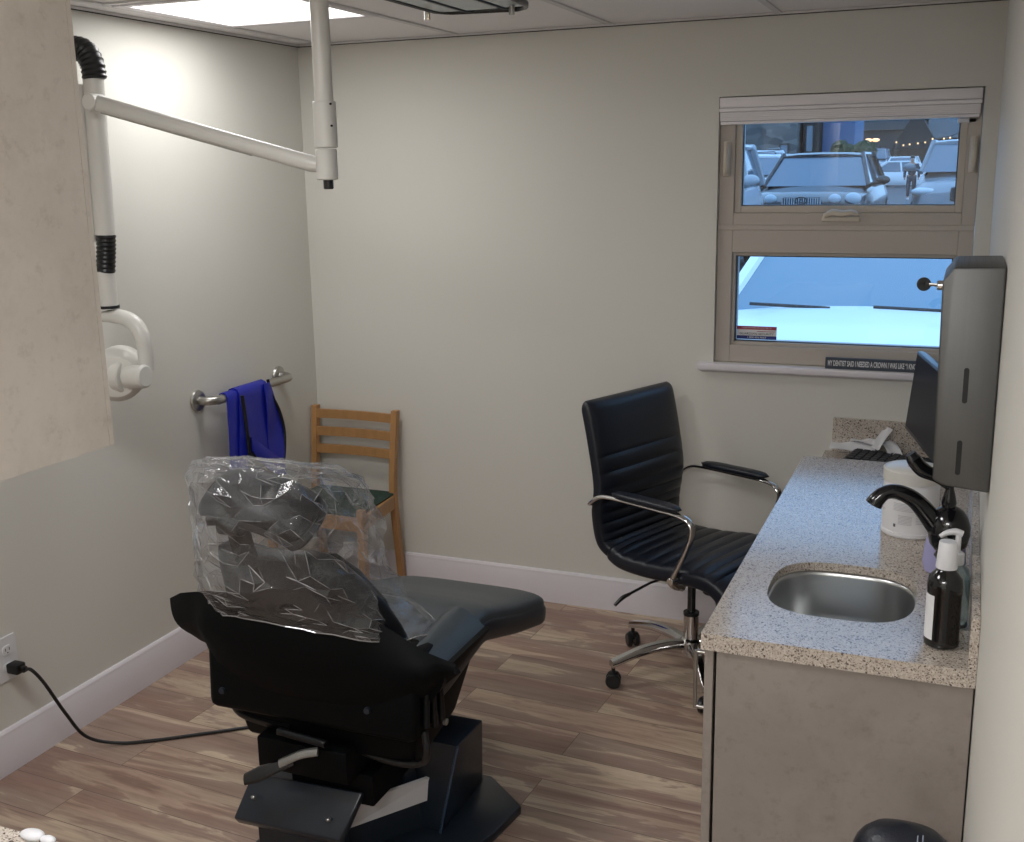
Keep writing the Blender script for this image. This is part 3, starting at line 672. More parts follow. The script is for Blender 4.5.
# papers
def paper(cx,cy,z,w,h,rot,tilt,label):
    b=B(); MM=Matrix.Translation((cx,cy,z))@Matrix.Rotation(math.radians(rot),4,'Z')@Matrix.Rotation(math.radians(tilt),4,'X')
    g=[[MM@V((w*(i/6-.5),h*(j/6-.5),.004*math.sin(i*1.1+j*.7))) for j in range(7)] for i in range(7)]
    sheet(b,g,.0008); prop(obj('paper_sheet',b,M['paper'],None,30),label,'paper','papers beside the keyboard')
paper(-.335,4.055,DZ+.030,.16,.05,-8,25,'white paper slip lying flattest left of the keyboard')
paper(-.285,4.062,DZ+.052,.12,.035,-14,12,'white folded paper lying on top of the flat slip by the keyboard')
paper(-.238,4.045,DZ+.070,.035,.10,-28,40,'white paper strip sticking up above the keyboard')
paper(-.200,4.03,DZ+.040,.05,.09,20,20,'crumpled white paper tucked below the monitor')
# monitor, seen edge-on, screen turned to the chair
t=thing('computer_monitor',(-.03,3.72,DZ),'black flat computer monitor seen nearly edge-on in front of the window','monitor')
pt,pb=V((-.132,3.88,1.160)),V((-.157,3.88,.893)); wd=V((.225,-.974,0)); mw=.50
su=(pt-pb).normalized(); sn=wd.cross(su).normalized(); sn=sn if sn.x<0 else -sn; mh=(pt-pb).length
MM=Matrix(((wd.x,su.x,sn.x,pb.x),(wd.y,su.y,sn.y,pb.y),(wd.z,su.z,sn.z,pb.z),(0,0,0,1)))
b=B(); box(b,0,0,-.026,mw,mh,0,.005,2,M=MM); obj('bezel',b,M['blackp'],t)
b=B(); box(b,.010,.014,.0002,mw-.010,mh-.010,.0010,0,M=MM); obj('screen',b,mat('dark screen','0b1422',.30,spec=.08),t,0)
b=B(); tube(b,[MM@V((.25,.10,-.022)),MM@V((.25,.05,-.07)),V((-.015,3.66,DZ+.08)),V((-.015,3.66,DZ+.004))],.014,10,4); obj('stand_neck',b,M['blackp'],t)
b=B(); prism(b,rrect(.12,.20,.03),.010,Matrix.Translation((-.01,3.66,DZ+.0005)),.002,1); obj('stand_foot',b,M['blackp'],t)
b=B(); box(b,.10,mh-.055,-.034,.125,mh-.030,-.026,.003,1,M=MM); obj('clip',b,M['white_pl'],t)
# dispenser
dy0,dy1=2.145,2.415; dx=-.038
t=thing('towel_dispenser',(.02,2.27,1.17),'brushed stainless paper towel dispenser mounted on the right wall','dispenser')
b=B()
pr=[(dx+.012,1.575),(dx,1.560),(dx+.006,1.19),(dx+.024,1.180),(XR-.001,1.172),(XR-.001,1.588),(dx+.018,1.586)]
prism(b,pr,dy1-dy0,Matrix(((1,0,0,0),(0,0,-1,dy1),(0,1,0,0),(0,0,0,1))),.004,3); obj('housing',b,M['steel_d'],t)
for cz in (1.372,1.236):
    b=B(); xx=.012+(cz-1.292)*.02; prism(b,rrect(.009,.066,.0043),.0012,Matrix(((1,0,0,xx),(0,0,-1,dy0+.0003),(0,1,0,cz),(0,0,0,1)))); obj('viewing_slot',b,M['blackp'],t,0)
b=B(); cyl(b,(dx+.004,2.20,1.548),(dx-.010,2.20,1.548),.009,18,bev=.001); obj('lock',b,M['chrome'],t)
k=thing('key',(dx-.02,2.20,1.54),'black-headed key left in the lock of the towel dispenser','key')
b=B(); tube(b,[(dx-.006,2.20,1.548),(dx-.024,2.20,1.549)],.0028,8,flat=(.8,1.4)); obj('key_blade',b,M['steel'],k)
b=B(); ring=[]; lathe(b,[(.0035,-.0015),(.0125,-.0015),(.0130,0),(.0125,.0015),(.0035,.0015),(.0035,-.0015)],n=20,M=along((dx-.033,2.20,1.5495),(.15,-1,.2))); obj('key_bow',b,M['blackp'],k)

# near stool at the bottom edge
t=thing('operator_stool',(-.055,1.60,0),'rounded black leather stool backrest with pale stitching at the bottom edge','stool')
sc=V((-.030,1.765,.613))
b=B(); rings=[]
for k in range(13):
    a=-1+2*k/12; s_=math.sqrt(max(0,1-abs(a)**2.6)); s_=max(s_,.05)
    rings.append([sc+V((x*s_,y_*s_*.9,a*.085)) for x,y_ in sect(.086,.060,2.4,28)])
loft(b,rings); obj('backrest',b,M['leather'],t,70)
thr=mat('pale thread','8e98a8',.7)
for dx_ in (.020,.028):
    P=[]
    for k in range(40):
        a=-.95+1.93*k/39; s_=math.sqrt(max(0,1-abs(a)**2.6)); w_=.086*s_
        if w_<=dx_*1.02: continue
        P.append(sc+V((dx_,-.054*s_*(1-(dx_/w_)**2.4)**(1/2.4)-.0006,a*.085+.0006)))
    b=B(); tube(b,P,.0011,6); obj('stitching',b,thr,t)
b=B(); tube(b,[sc+V((.0,.05,-.06)),(-.05,1.84,.5),(-.08,1.80,.43),(-.12,1.66,.40)],.012,12,4); obj('back_bracket',b,M['iron'],t)
b=B(); lathe(b,[(.10,.40),(.17,.41),(.185,.435),(.18,.465),(.14,.48),(.02,.482)],(-.16,1.56,0),36); obj('seat',b,M['leather'],t)
b=B(); cyl(b,(-.16,1.56,.07),(-.16,1.56,.40),.022,16); obj('gas_column',b,M['chrome'],t)
for k in range(5):
    a=math.radians(30+72*k); d=V((math.cos(a),math.sin(a),0)); c0=V((-.16,1.56,.085))
    b=B(); tube(b,[c0,c0+d*.10+V((0,0,-.01)),c0+d*.19+V((0,0,-.03))],[.018,.014,.012],10,3); lg_=obj('base_leg',b,M['chrome'],t)
    e=c0+d*.19; s_=V((-d.y,d.x,0)); b=B()
    for q_ in (-.016,.016): cyl(b,V((e.x,e.y,.022))+s_*(q_-.008),V((e.x,e.y,.022))+s_*(q_+.008),.0215,16,bev=.003)
    cyl(b,(e.x,e.y,.02),(e.x,e.y,.055),.006,8); obj('caster',b,M['blackp'],lg_)

# ================================================================== handrail and lead apron
t=thing('grab_rail',(XL+.03,3.5,.99),'brushed steel grab rail on the left wall with a blue apron over it','rail')
b=B(); rp=[(XL+.004,3.277,.955),(XL+.035,3.277,.955),(XL+.058,3.292,.955),(XL+.070,3.335,.955),(XL+.070,3.55,.955),(XL+.070,3.745,.955),(XL+.066,3.785,.955),(XL+.045,3.806,.955),(XL+.004,3.806,.955)]
RZ=.955
tube(b,rp,.0165,16,5); obj('bar',b,M['steel'],t)
for yy in (3.277,3.806):
    b=B(); lathe(b,[(.040,0),(.041,.003),(.038,.010),(.020,.014)],n=28,M=along((XL+.0005,yy,RZ),(1,0,0))); obj('flange',b,M['steel'],t)
t=thing('lead_apron',(XL+.07,3.60,.6),'royal blue protective apron with black edging draped over the grab rail','apron')
def drape(y0,y1,front,zb0,zb1,mm,nm,off=.0,par=None,seed=0):
    """cloth strip hanging over the bar: from behind the bar to the front bottom"""
    g=[]
    for i in range(15):
        f=i/14; y=y0+(y1-y0)*f; row=[]
        zb=zb0+(zb1-zb0)*f
        for j in range(28):
            s=j/27
            if s<.18: a=s/.18; p=V((-.024-off,0,-.025*(1-a)))          # back side
            elif s<.34: a=(s-.18)/.16; th=PI-PI*a; p=V((math.cos(th)*(.0225+off),0,math.sin(th)*(.0225+off)))
            else: a=(s-.34)/.66; p=V((.0235+off+.012*a,0,-a*(RZ-zb)))
            w=.008*noise.noise(V((f*2+seed,s*3,1.7)))+.005*math.sin(f*6+seed)*max(0,s-.34)
            yy=y+front*(max(0,s-.34)/.66)*(f-.5)*1.0
            row.append(V((XL+.070+p.x+w*(1 if s>.34 else .15),yy,RZ+p.z)))
        g.append(row)
    b=B(); sheet(b,g,.004); return obj(nm,b,mm,par,60)
drape(3.340,3.430,.06,.62,.60,M['blue'],'folded_half',0,t,2)
ap=drape(3.405,3.590,.10,.645,.60,M['blue'],'front_flap',.006,t,0)
# black bound edge and black lining triangle
b=B(); eg=[(XL+.099,3.592,RZ+.028),(XL+.104,3.605,.92),(XL+.110,3.640,.85),(XL+.114,3.660,.77),(XL+.118,3.650,.69),(XL+.120,3.625,.62),(XL+.120,3.61,.60)]
tube(b,eg,.006,8,5,flat=(1,.8)); obj('bound_edge',b,M['navy'],t)
b=B(); g=[[V((XL+.098+.006*i+.016*j/6+.006*math.sin(i+j),3.66+.03*i*(1)+(.012*i)*math.sin(j*.5)*0,RZ-.02-.33*(j/6)-.008*i)) for j in range(7)] for i in range(2)]
# rounded right side of the apron
g=[]
for i in range(8):
    f=i/7; row=[]
    for j in range(16):
        s=j/15; zz=RZ+.018-(RZ+.018-.60)*s
        ye=3.590+ (.075*math.sin(min(1,s/.62)*PI/2) if s<.62 else .075-.055*((s-.62)/.38)**1.6)
        yy=3.555+(ye-3.555)*f
        row.append(V((XL+.1035+.016*s+.006*math.sin(s*7+f*2),yy,zz)))
    g.append(row)
b=B(); sheet(b,g,.004); obj('rounded_flap',b,M['blue'],t,60)
b=B(); g=[[V((XL+.1265+.008*(j/8)+.0,3.405+.20*f,(.835-.10*f**1.2)-(.835-.10*f**1.2-.60)*(j/8)*(1.0))) for j in range(9)] for f in [i/8 for i in range(9)]]
g2=[[V((XL+.128+.010*(j/8),3.405+ (.22)*f,.80-.155*f-(.80-.155*f-.598)*(j/8))) for j in range(9)] for f in [i/8 for i in range(9)]]
b=B(); sheet(b,g2,.003); obj('lining_fold',b,M['navy'],t,60)
b=B(); g3=[[V((XL+.138+.012*math.sin(PI*f)*math.sin(PI*j/6),3.41+.21*f,.795-.15*f-(.055+.03*math.sin(PI*f))*(j/6))) for j in range(7)] for f in [i/10 for i in range(11)]]
sheet(b,g3,.006); obj('turned_fold',b,M['blue'],t,60)
b=B(); tube(b,[(XL+.108,3.408,RZ+.0),(XL+.112,3.412,.86),(XL+.116,3.414,.76),(XL+.122,3.41,.60)],.007,8,4,flat=(1,.6)); obj('bound_edge',b,M['navy'],t)

# ================================================================== wooden chair in the corner
t=thing('wooden_chair',(-2.36,3.86,0),'light beech wooden chair with ladder back and green woven seat in the corner','chair')
W0=M['wood']
def post(b,pts,w,d):
    P=catmull(pts,5); loft(b,[[p+V((sx*w/2,sy*d/2,0)) for sx,sy in ((-1,-1),(1,-1),(1,1),(-1,1))] for p in P])
for x0,xt in ((-2.575,-2.578),(-2.190,-2.186)):
    b=B(); post(b,[(x0,4.062,0),(x0,4.035,.2),(x0,4.012,.40),(x0,4.020,.55),(xt,4.050,.784)],.026,.030); obj('back_leg',b,W0,t,50)
for x0 in (-2.585,-2.155):
    b=B(); post(b,[(x0,3.675,0),(x0,3.675,.25),(x0,3.675,.455)],.030,.030); obj('front_leg',b,W0,t,50)
for zc in (.750,.674,.598):
    yy=4.020+(zc-.55)*.122-.004
    b=B(); R_=[]
    for k in range(9):
        f=k/8; x=-2.572+.380*f; bow=.014*math.sin(PI*f)
        R_.append([V((x,yy+bow+dy_,zc+dz_)) for dy_,dz_ in ((-.008,-.019),(.008,-.019),(.008,.019),(-.008,.019))])
    loft(b,R_); obj('back_slat',b,W0,t,50)
b=B(); hexa(b,[(-2.572,3.665,.365),(-2.168,3.665,.365),(-2.168,3.688,.365),(-2.572,3.688,.365),(-2.572,3.665,.425),(-2.168,3.665,.425),(-2.168,3.688,.425),(-2.572,3.688,.425)],.002,1); obj('seat_rail',b,W0,t,0)
b=B(); box(b,-2.57,4.0,.365,-2.19,4.022,.425,.002,1); obj('seat_rail',b,W0,t,0)
for xa,xb in ((-2.585,-2.575),(-2.155,-2.190)):
    b=B(); hexa(b,[(xa-.010,3.685,.365),(xa+.010,3.685,.365),(xb+.010,4.003,.365),(xb-.010,4.003,.365),(xa-.010,3.685,.425),(xa+.010,3.685,.425),(xb+.010,4.003,.425),(xb-.010,4.003,.425)],.002,1); obj('seat_rail',b,W0,t,0)
b=B(); n1,n2=34,34; g=[]
for i in range(n1+1):
    f=i/n1; row=[]
    for j in range(n2+1):
        e=j/n2; y=3.672+.345*e; hw=.205-.018*e
        zz=.432+.010*(math.sin(PI*f)*math.sin(PI*e))**.4*1.0+.0022*(1 if ((i//2)+(j//2))%2 else 0)
        row.append(V((-2.37+(f-.5)*2*hw,y,zz)))
    g.append(row)
sheet(b,g,-.012); obj('woven_seat',b,M['green'],t,50)

t.location.x-=.014
# ================================================================== office chair (built facing +Y, then turned)
t=thing('office_chair',(0,0,0),'black ribbed leather office chair with chrome arms at the counter','chair')
def ribbed(b,path,half,thick,ribs,n=90,wtop=None):
    """path = (y,z) points; ribs = (s0,s1,count) channels on the front/top face"""
    P=catmull([(0,p[0],p[1]) for p in path],24); m=len(P)
    rings=[]
    for i,p in enumerate(P):
        s=i/(m-1); d=(P[min(i+1,m-1)]-P[max(i-1,0)]).normalized(); nr=V((0,-d.z,d.y))
        if nr.z<0 and abs(nr.z)>.5: nr=-nr
        th=thick(s); hw=half(s); bul=0
        s0,s1,cn=ribs
        if s0<=s<=s1: bul=.010*abs(math.sin(PI*cn*(s-s0)/(s1-s0)))**.45-.006
        else: bul=.004
        ring=[]
        for x,zz in sect(hw,th,3.6,36):
            f=max(0,zz/th); fx=1-min(1,abs(x)/hw)**8
            ring.append(p+V((x,0,0))+nr*(zz+bul*f*fx - .018*(x/hw)**2*0))
        rings.append(ring)
    loft(b,rings); return P
endr=lambda s,a: min(1,math.sqrt(max(.02,1-max(0,1-s/a)**2)))
def shape(s): return endr(s,.05)*endr(1-s,.05)
b=B()
# back: nr must face +Y
P=catmull([(0,-.185,.450),(0,-.232,.495),(0,-.242,.59),(0,-.232,.70),(0,-.258,.85),(0,-.292,.995)],22); m=len(P); rings=[]
for i,p in enumerate(P):
    s=i/(m-1); d=(P[min(i+1,m-1)]-P[max(i-1,0)]).normalized(); nr=V((0,d.z,-d.y))
    hw=(.212+.034*min(1,s/.45)+.0*s)*(.93+.07*shape(s)); th=.030*shape(s)
    bul=.007
    if .20<=s<=.74: bul=.012*abs(math.sin(PI*7*(s-.20)/.54))**.4-.006
    rings.append([p+V((x,0,0))+nr*(zz+bul*max(0,zz/th)*(1-min(1,abs(x)/hw)**10)) for x,zz in sect(hw,th,4.2,44)])
loft(b,rings); obj('backrest',b,M['leather'],t,50)
b=B()
P=catmull([(0,-.205,.470),(0,-.14,.447),(0,-.02,.447),(0,.12,.462),(0,.22,.460),(0,.275,.430),(0,.285,.390)],22); m=len(P); rings=[]
for i,p in enumerate(P):
    s=i/(m-1); d=(P[min(i+1,m-1)]-P[max(i-1,0)]).normalized(); nr=V((0,-d.z,d.y))
    hw=(.225+.025*min(1,s/.5))*(.93+.07*shape(s)); th=.038*shape(s)
    bul=.006
    if .10<=s<=.72: bul=.011*abs(math.sin(PI*8*(s-.10)/.62))**.4-.006
    rings.append([p+V((x,0,0))+nr*(zz+bul*max(0,zz/th)*(1-min(1,abs(x)/hw)**10)) for x,zz in sect(hw,th,4.2,44)])
loft(b,rings); obj('seat',b,M['leather'],t,50)
b=B(); box(b,-.10,-.14,.385,.10,.12,.412,.006,2); box(b,-.06,-.07,.36,.06,.07,.39,.006,2); obj('seat_plate',b,M['iron'],t)
b=B(); cyl(b,(.02,.095,.335),(.02,.095,.41),.030,16,bev=.004); obj('tension_knob',b,M['blackp'],t)
for s in (-1,1):
    x=s*.262
    pts=[(s*.235,-.255,.640),(x,-.242,.650),(x,-.200,.678),(x,-.14,.686),(x,.02,.684),(x,.125,.680),(x,.170,.662),(x,.178,.622),(x,.145,.54),(x,.105,.455),(s*.235,.098,.425),(s*.18,.09,.400)]
    b=B(); tube(b,pts,.0115,12,5,flat=(1.15,.72)); a_=obj('armrest_frame',b,M['chrome'],t)
    b=B(); rings=[]
    for k in range(15):
        f=k/14; e=max(.12,math.sqrt(max(0,1-abs(2*f-1)**5))); rings.append([V((x+px_*e,-.150+.285*f,.701-.002*f+pz_*e)) for px_,pz_ in sect(.026,.013,2.6,20)])
    loft(b,rings); obj('arm_pad',b,M['leather'],a_,70)
    b=B(); cyl(b,(s*.245,.105,.452),(s*.278,.105,.452),.013,14,bev=.002); obj('arm_bolt',b,M['chrome'],a_)
b=B(); cyl(b,(0,0,.20),(0,0,.37),.0145,20); obj('gas_piston',b,mat('dark steel','55585c',.25,.9),t)
b=B(); cyl(b,(0,0,.07),(0,0,.232),.0265,24,bev=.003); obj('column_sleeve',b,M['chrome'],t)
b=B(); cyl(b,(0,0,.225),(0,0,.236),.028,24); obj('column_collar',b,M['blackp'],t)
b=B(); tube(b,[(.03,-.02,.385),(.16,-.06,.375),(.25,-.085,.352)],.0045,8); tube(b,[(.245,-.083,.353),(.275,-.092,.345),(.305,-.10,.325)],[.008,.011,.008],10,3,flat=(1,.7)); obj('tilt_lever',b,M['blackp'],t)
b=B(); lathe(b,[(.030,.085),(.040,.09),(.042,.125),(.034,.135),(.028,.14)],n=24); obj('base_hub',b,M['chrome'],t)
OCR=math.radians(-112)
for k in range(5):
    a=math.radians(149+72*k)-OCR; d=V((math.cos(a),math.sin(a),0)); s_=V((-d.y,d.x,0))
    b=B(); pl=catmull([V((0,0,.118))+d*.03,V((0,0,.126))+d*.10,V((0,0,.118))+d*.20,V((0,0,.088))+d*.308],5)
    rings=[]
    for i,p in enumerate(pl):
        f=i/(len(pl)-1); w=.020-.004*f; h=.016-.004*f
        rings.append([p+s_*u*w+V((0,0,v_*h)) for u,v_ in ((-1,-1),(1,-1),(1,.3),(.6,1),(-.6,1),(-1,.3))])
    loft(b,rings); lg_=obj('base_leg',b,M['chrome'],t,50)
    e=d*.30; b=B(); cs=V((math.cos(a+1.1),math.sin(a+1.1),0))
    cc=V((e.x,e.y,.0275))
    for q_ in (-.014,.014): cyl(b,cc+cs*(q_-.009),cc+cs*(q_+.009),.027,20,bev=.004)
    box(b,e.x-.016,e.y-.016,.030,e.x+.016,e.y+.016,.060,.008,2); cyl(b,(e.x,e.y,.05),(e.x,e.y,.082),.007,10); obj('caster',b,M['blackp'],lg_)
t.location=(-.818,3.625,0); t.rotation_euler=(0,0,OCR)

# ================================================================== dental chair
t=thing('dental_chair',(-1.42,2.45,0),'black dental chair with its headrest wrapped in clear plastic in the room centre','dental chair')
CXc=-1.405
# seat and leg board: one long cushion, rising to the knee then sloping to the toe
b=B()
path=[(2.16,.545),(2.30,.548),(2.44,.572),(2.54,.580),(2.66,.545),(2.80,.500),(2.94,.462),(3.065,.428)]
P=catmull([(0,p[0],p[1]) for p in path],6); m=len(P); rings=[]
for i,p in enumerate(P):
    s=i/(m-1); d=(P[min(i+1,m-1)]-P[max(i-1,0)]).normalized(); nr=V((0,-d.z,d.y))
    hw=.275-.01*max(0,(s-.5)/.5); e=endr(1-s,.10)*endr(s,.05); hw*=(.80+.20*e); th=.050*max(.35,e**.5)
    rings.append([V((CXc+.0,p.y,p.z))+V((x,0,0))+nr*zz for x,zz in sect(hw,th,4.0,44)])
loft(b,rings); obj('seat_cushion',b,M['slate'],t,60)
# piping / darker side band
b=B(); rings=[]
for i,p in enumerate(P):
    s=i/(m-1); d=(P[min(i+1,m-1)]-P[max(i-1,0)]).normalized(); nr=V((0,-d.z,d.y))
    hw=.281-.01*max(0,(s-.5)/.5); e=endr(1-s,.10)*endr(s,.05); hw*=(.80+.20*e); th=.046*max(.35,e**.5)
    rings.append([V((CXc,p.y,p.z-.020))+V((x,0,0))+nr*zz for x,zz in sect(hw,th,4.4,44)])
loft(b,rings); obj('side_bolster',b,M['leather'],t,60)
b=B(); box(b,CXc-.16,2.62,.462,CXc+.20,2.92,.480,.003,1,M=Matrix.Translation((0,2.77,.47))@Matrix.Rotation(math.radians(-17),4,'X')@Matrix.Translation((0,-2.77,-.47))); obj('legrest_plate',b,M['iron'],t)
# seat pan under the cushion
b=B(); hexa(b,[(-1.64,2.15,.36),(-1.15,2.15,.36),(-1.15,2.38,.40),(-1.64,2.38,.40),(-1.66,2.12,.52),(-1.14,2.12,.52),(-1.14,2.52,.555),(-1.66,2.52,.555)],.015,2); obj('seat_pan',b,M['shell'],t)
# rear shell with wings
def ycurve(x): 
    a=abs(x-CXc)/.46; return 2.10+.075*a**2.4
top=[(-1.875,.690),(-1.823,.719),(-1.717,.750),(-1.60,.768),(-1.50,.776),(-1.41,.782),(-1.322,.786),(-1.258,.768),(-1.175,.725),(-1.098,.680),(-1.034,.655)]
bot=[(-1.835,.585),(-1.80,.578),(-1.735,.575),(-1.722,.470),(-1.65,.445),(-1.50,.440),(-1.36,.445),(-1.22,.455),(-1.135,.50),(-1.08,.580),(-1.04,.615)]
g=[]
for k in range(len(top)*3-2):
    f=k/3; i=min(int(f),len(top)-2); q_=f-i
    tx,tz=[top[i][c]*(1-q_)+top[i+1][c]*q_ for c in (0,1)]; bx_,bz=[bot[i][c]*(1-q_)+bot[i+1][c]*q_ for c in (0,1)]
    row=[]
    for j in range(9):
        a=j/8; x=bx_*(1-a)+tx*a; z=bz*(1-a)+tz*a; row.append(V((x,ycurve(x)-.035*math.sin(PI*a)*(1 if abs(x-CXc)<.33 else .3)+(.04*(1-a)**3),z)))
    g.append(row)
b=B(); sheet(b,g,-.022); obj('rear_shell',b,M['shell'],t,50)
b=B(); hexa(b,[(-1.708,2.088,.452),(-1.12,2.088,.455),(-1.12,2.24,.455),(-1.708,2.24,.452),(-1.715,2.11,.68),(-1.12,2.11,.66),(-1.12,2.24,.66),(-1.715,2.24,.68)],.022,3); obj('lumbar_housing',b,M['shell'],t)
# arm slings
for s,nm in ((1,'r'),):
    g=[]
    x0=(-1.100 if s>0 else -1.80)
    for i in range(13):
        f=i/12; y=2.16+(.26 if s>0 else .12)*f; row=[]
        for j in range(11):
            a=j/10
            # from the outer lower edge up over the pad to the inner edge
            x=x0+s*(.030-.125*a); z=.655+.015*f+ -.055*(1-a)**2 + .012*math.sin(PI*a) -.06*max(0,a-.75)
            zz=z-.10*max(0,.3-f)*(0)
            row.append(V((x,y-.03*a*s*0,zz)))
        g.append(row)
    b=B(); sheet(b,g,.022 if s<0 else -.022); obj('arm_sling',b,M['slate'],t,60)
    if s<0: continue
    b=B(); g=[]
    for i in range(13):
        f=i/12; y=2.14+(.26 if s>0 else .10)*f; row=[]
        for j in range(7):
            a=j/6; ztop=.640; zbot=.56+.05*f**1.5
            row.append(V((x0+s*(.028-.04*a**2-.0*f),y,ztop+(zbot-ztop)*a)))
        g.append(row)
    sheet(b,g,-.014); obj('arm_flank',b,M['shell'],t,60)
# linkage bars on the right side
b=B(); 
for ya,za,yc,zc_ in ((2.176,.605,2.180,.465),(2.212,.594,2.222,.455),(2.145,.595,2.135,.485)):
    tube(b,[(-1.112,ya,za),(-1.112,yc,zc_)],.0085,10)
obj('linkage_bar',b,M['iron'],t)
for yy,zz in ((2.176,.605),(2.212,.594),(2.222,.457),(2.145,.596)):
    b=B(); cyl(b,(-1.108,yy,zz),(-1.099,yy,zz),.0085,14,bev=.001); obj('pivot_bolt',b,M['screw'],t)
b=B(); tube(b,[(-1.12,2.14,.47),(-1.11,2.13,.42),(-1.13,2.14,.385),(-1.2,2.15,.365),(-1.30,2.16,.37),(-1.38,2.16,.40)],.009,12,5); obj('hose',b,M['rubber'],t)
b=B(); tube(b,[(-1.66,2.15,.48),(-1.675,2.15,.445),(-1.655,2.15,.415),(-1.59,2.15,.402),(-1.50,2.15,.40)],.015,10,5,flat=(.6,1.5)); obj('step_handle',b,M['iron'],t)
for xx,zz in ((-1.635,.525),(-1.225,.545)):
    b=B(); cyl(b,(xx,2.062,zz),(xx,2.054,zz),.008,14); obj('shell_screw',b,M['basep'],t)
# carriage beneath
b=B(); box(b,-1.575,2.10,.305,-1.315,2.50,.392,.006,2); obj('carriage_box',b,M['shell'],t)
b=B(); box(b,-1.52,2.16,.22,-1.28,2.45,.306,.006,2); obj('carriage_box',b,M['shell'],t)
b=B(); tube(b,[(-1.50,2.09,.425),(-1.36,2.085,.418)],.010,12); obj('pivot_shaft',b,M['iron'],t)
b=B(); tube(b,[(-1.44,2.06,.372),(-1.475,2.05,.356),(-1.53,2.04,.328),(-1.57,2.035,.308)],[.007,.009,.012,.009],12,5,flat=(1.7,.6)); fp=obj('release_pedal',b,M['black_gloss'],t)
b=B(); tube(b,[(-1.375,2.07,.404),(-1.42,2.06,.392),(-1.475,2.05,.362)],.0065,10,4,flat=(1.8,.7)); obj('pedal_arm',b,M['screw'],fp)
# pedestal
b=B(); pp=[(-1.58,2.14),(-1.405,2.20),(-1.238,2.43),(-1.225,2.66),(-1.62,2.66),(-1.62,2.18)]
loft(b,[[V((x,y,.03)) for x,y in pp],[V((x,y,.195)) for x,y in pp],[V((x*.94+(-1.43)*.06,y*.94+2.35*.06,.225)) for x,y in pp]]); obj('pedestal',b,M['basep'],t,30)
b=B(); q4=[V((-1.391,2.197,.11)),V((-1.229,2.409,.118)),V((-1.213,2.414,.19)),V((-1.352,2.213,.19))]
nn=(q4[1]-q4[0]).cross(q4[3]-q4[0]).normalized(); nn=nn if nn.x>0 else -nn
hexa(b,[q-nn*.008 for q in q4]+q4); obj('side_stripe',b,M['stripe'],t,0)
b=B(); hexa(b,[(-1.647,2.075,.160),(-1.337,2.083,.160),(-1.337,2.10,.135),(-1.647,2.092,.135),(-1.615,2.125,.268),(-1.305,2.150,.262),(-1.305,2.172,.250),(-1.615,2.145,.255)],.006,2); rp_=obj('rear_cover',b,M['basep'],t)
b=B(); box(b,-1.60,2.11,.03,-1.36,2.17,.16,.004,1); obj('rear_foot',b,M['basep'],t)
for x_,y_,z_ in ((-1.590,2.103,.215),(-1.375,2.110,.195)):
    b=B(); sphere(b,(x_,y_-.012,z_+.008),.0075,12,8,(1,1,.7)); obj('cover_screw',b,M['screw'],rp_)
b=B(); hexa(b,[(-1.62,2.39,.02),(-1.213,2.39,.02),(-1.213,2.68,.02),(-1.62,2.68,.02),(-1.62,2.375,.302),(-1.147,2.375,.302),(-1.142,2.53,.302),(-1.62,2.53,.302)],.006,2); obj('front_housing',b,M['basep'],t)
b=B(); tube(b,[(-1.146,2.371,.300),(-1.213,2.386,.02)],.004,8); obj('edge_trim',b,mat('blue-grey edge','34465c',.3),t)
b=B(); fp_=[(-1.66,2.16),(-1.35,2.10),(-1.15,2.20),(-1.075,2.44),(-1.055,2.585),(-1.195,2.70),(-1.66,2.70)]
prism(b,fp_,.028,None,.006,2); obj('floor_plate',b,M['basep'],t)
# backrest
def rpad(cx0,rows,y_of,thick,mm,nm,par,ex=3.2):
    """rows: (z, xleft, xright)"""
    b=B(); rings=[]; n_=len(rows)
    for i,(z,xl,xr) in enumerate(rows):
        f=i/(n_-1); e=max(.25,endr(f,.12)*endr(1-f,.12)); w=(xr-xl)/2; c=(xr+xl)/2
        rings.append([V((c+x,y_of(z)+yy+.03*(x/w)**2,z)) for x,yy in sect(w,thick*e,ex,36)])
    loft(b,rings); return obj(nm,b,mm,par,60)
yb=lambda z: 2.175-(z-.6)*.38
rows=[(.56,-1.66,-1.16),(.60,-1.67,-1.15),(.66,-1.67,-1.17),(.72,-1.665,-1.185),(.78,-1.655,-1.21),(.84,-1.645,-1.255),(.88,-1.635,-1.295),(.90,-1.625,-1.33),(.912,-1.60,-1.36)]
rpad(0,rows,yb,.040,M['leather_d'],'backrest',t)
rows=[(.60,-1.62,-1.22),(.66,-1.63,-1.22),(.76,-1.62,-1.24),(.84,-1.60,-1.29),(.89,-1.585,-1.34)]
rpad(0,rows,lambda z: yb(z)+.050,.035,M['leather_d'],'back_cushion',t)
b=B(); tube(b,[(-1.50,2.030,.86),(-1.497,1.995,.95),(-1.493,1.975,1.03)],.026,12,4,flat=(1,.35)); obj('headrest_post',b,M['leather_d'],t)
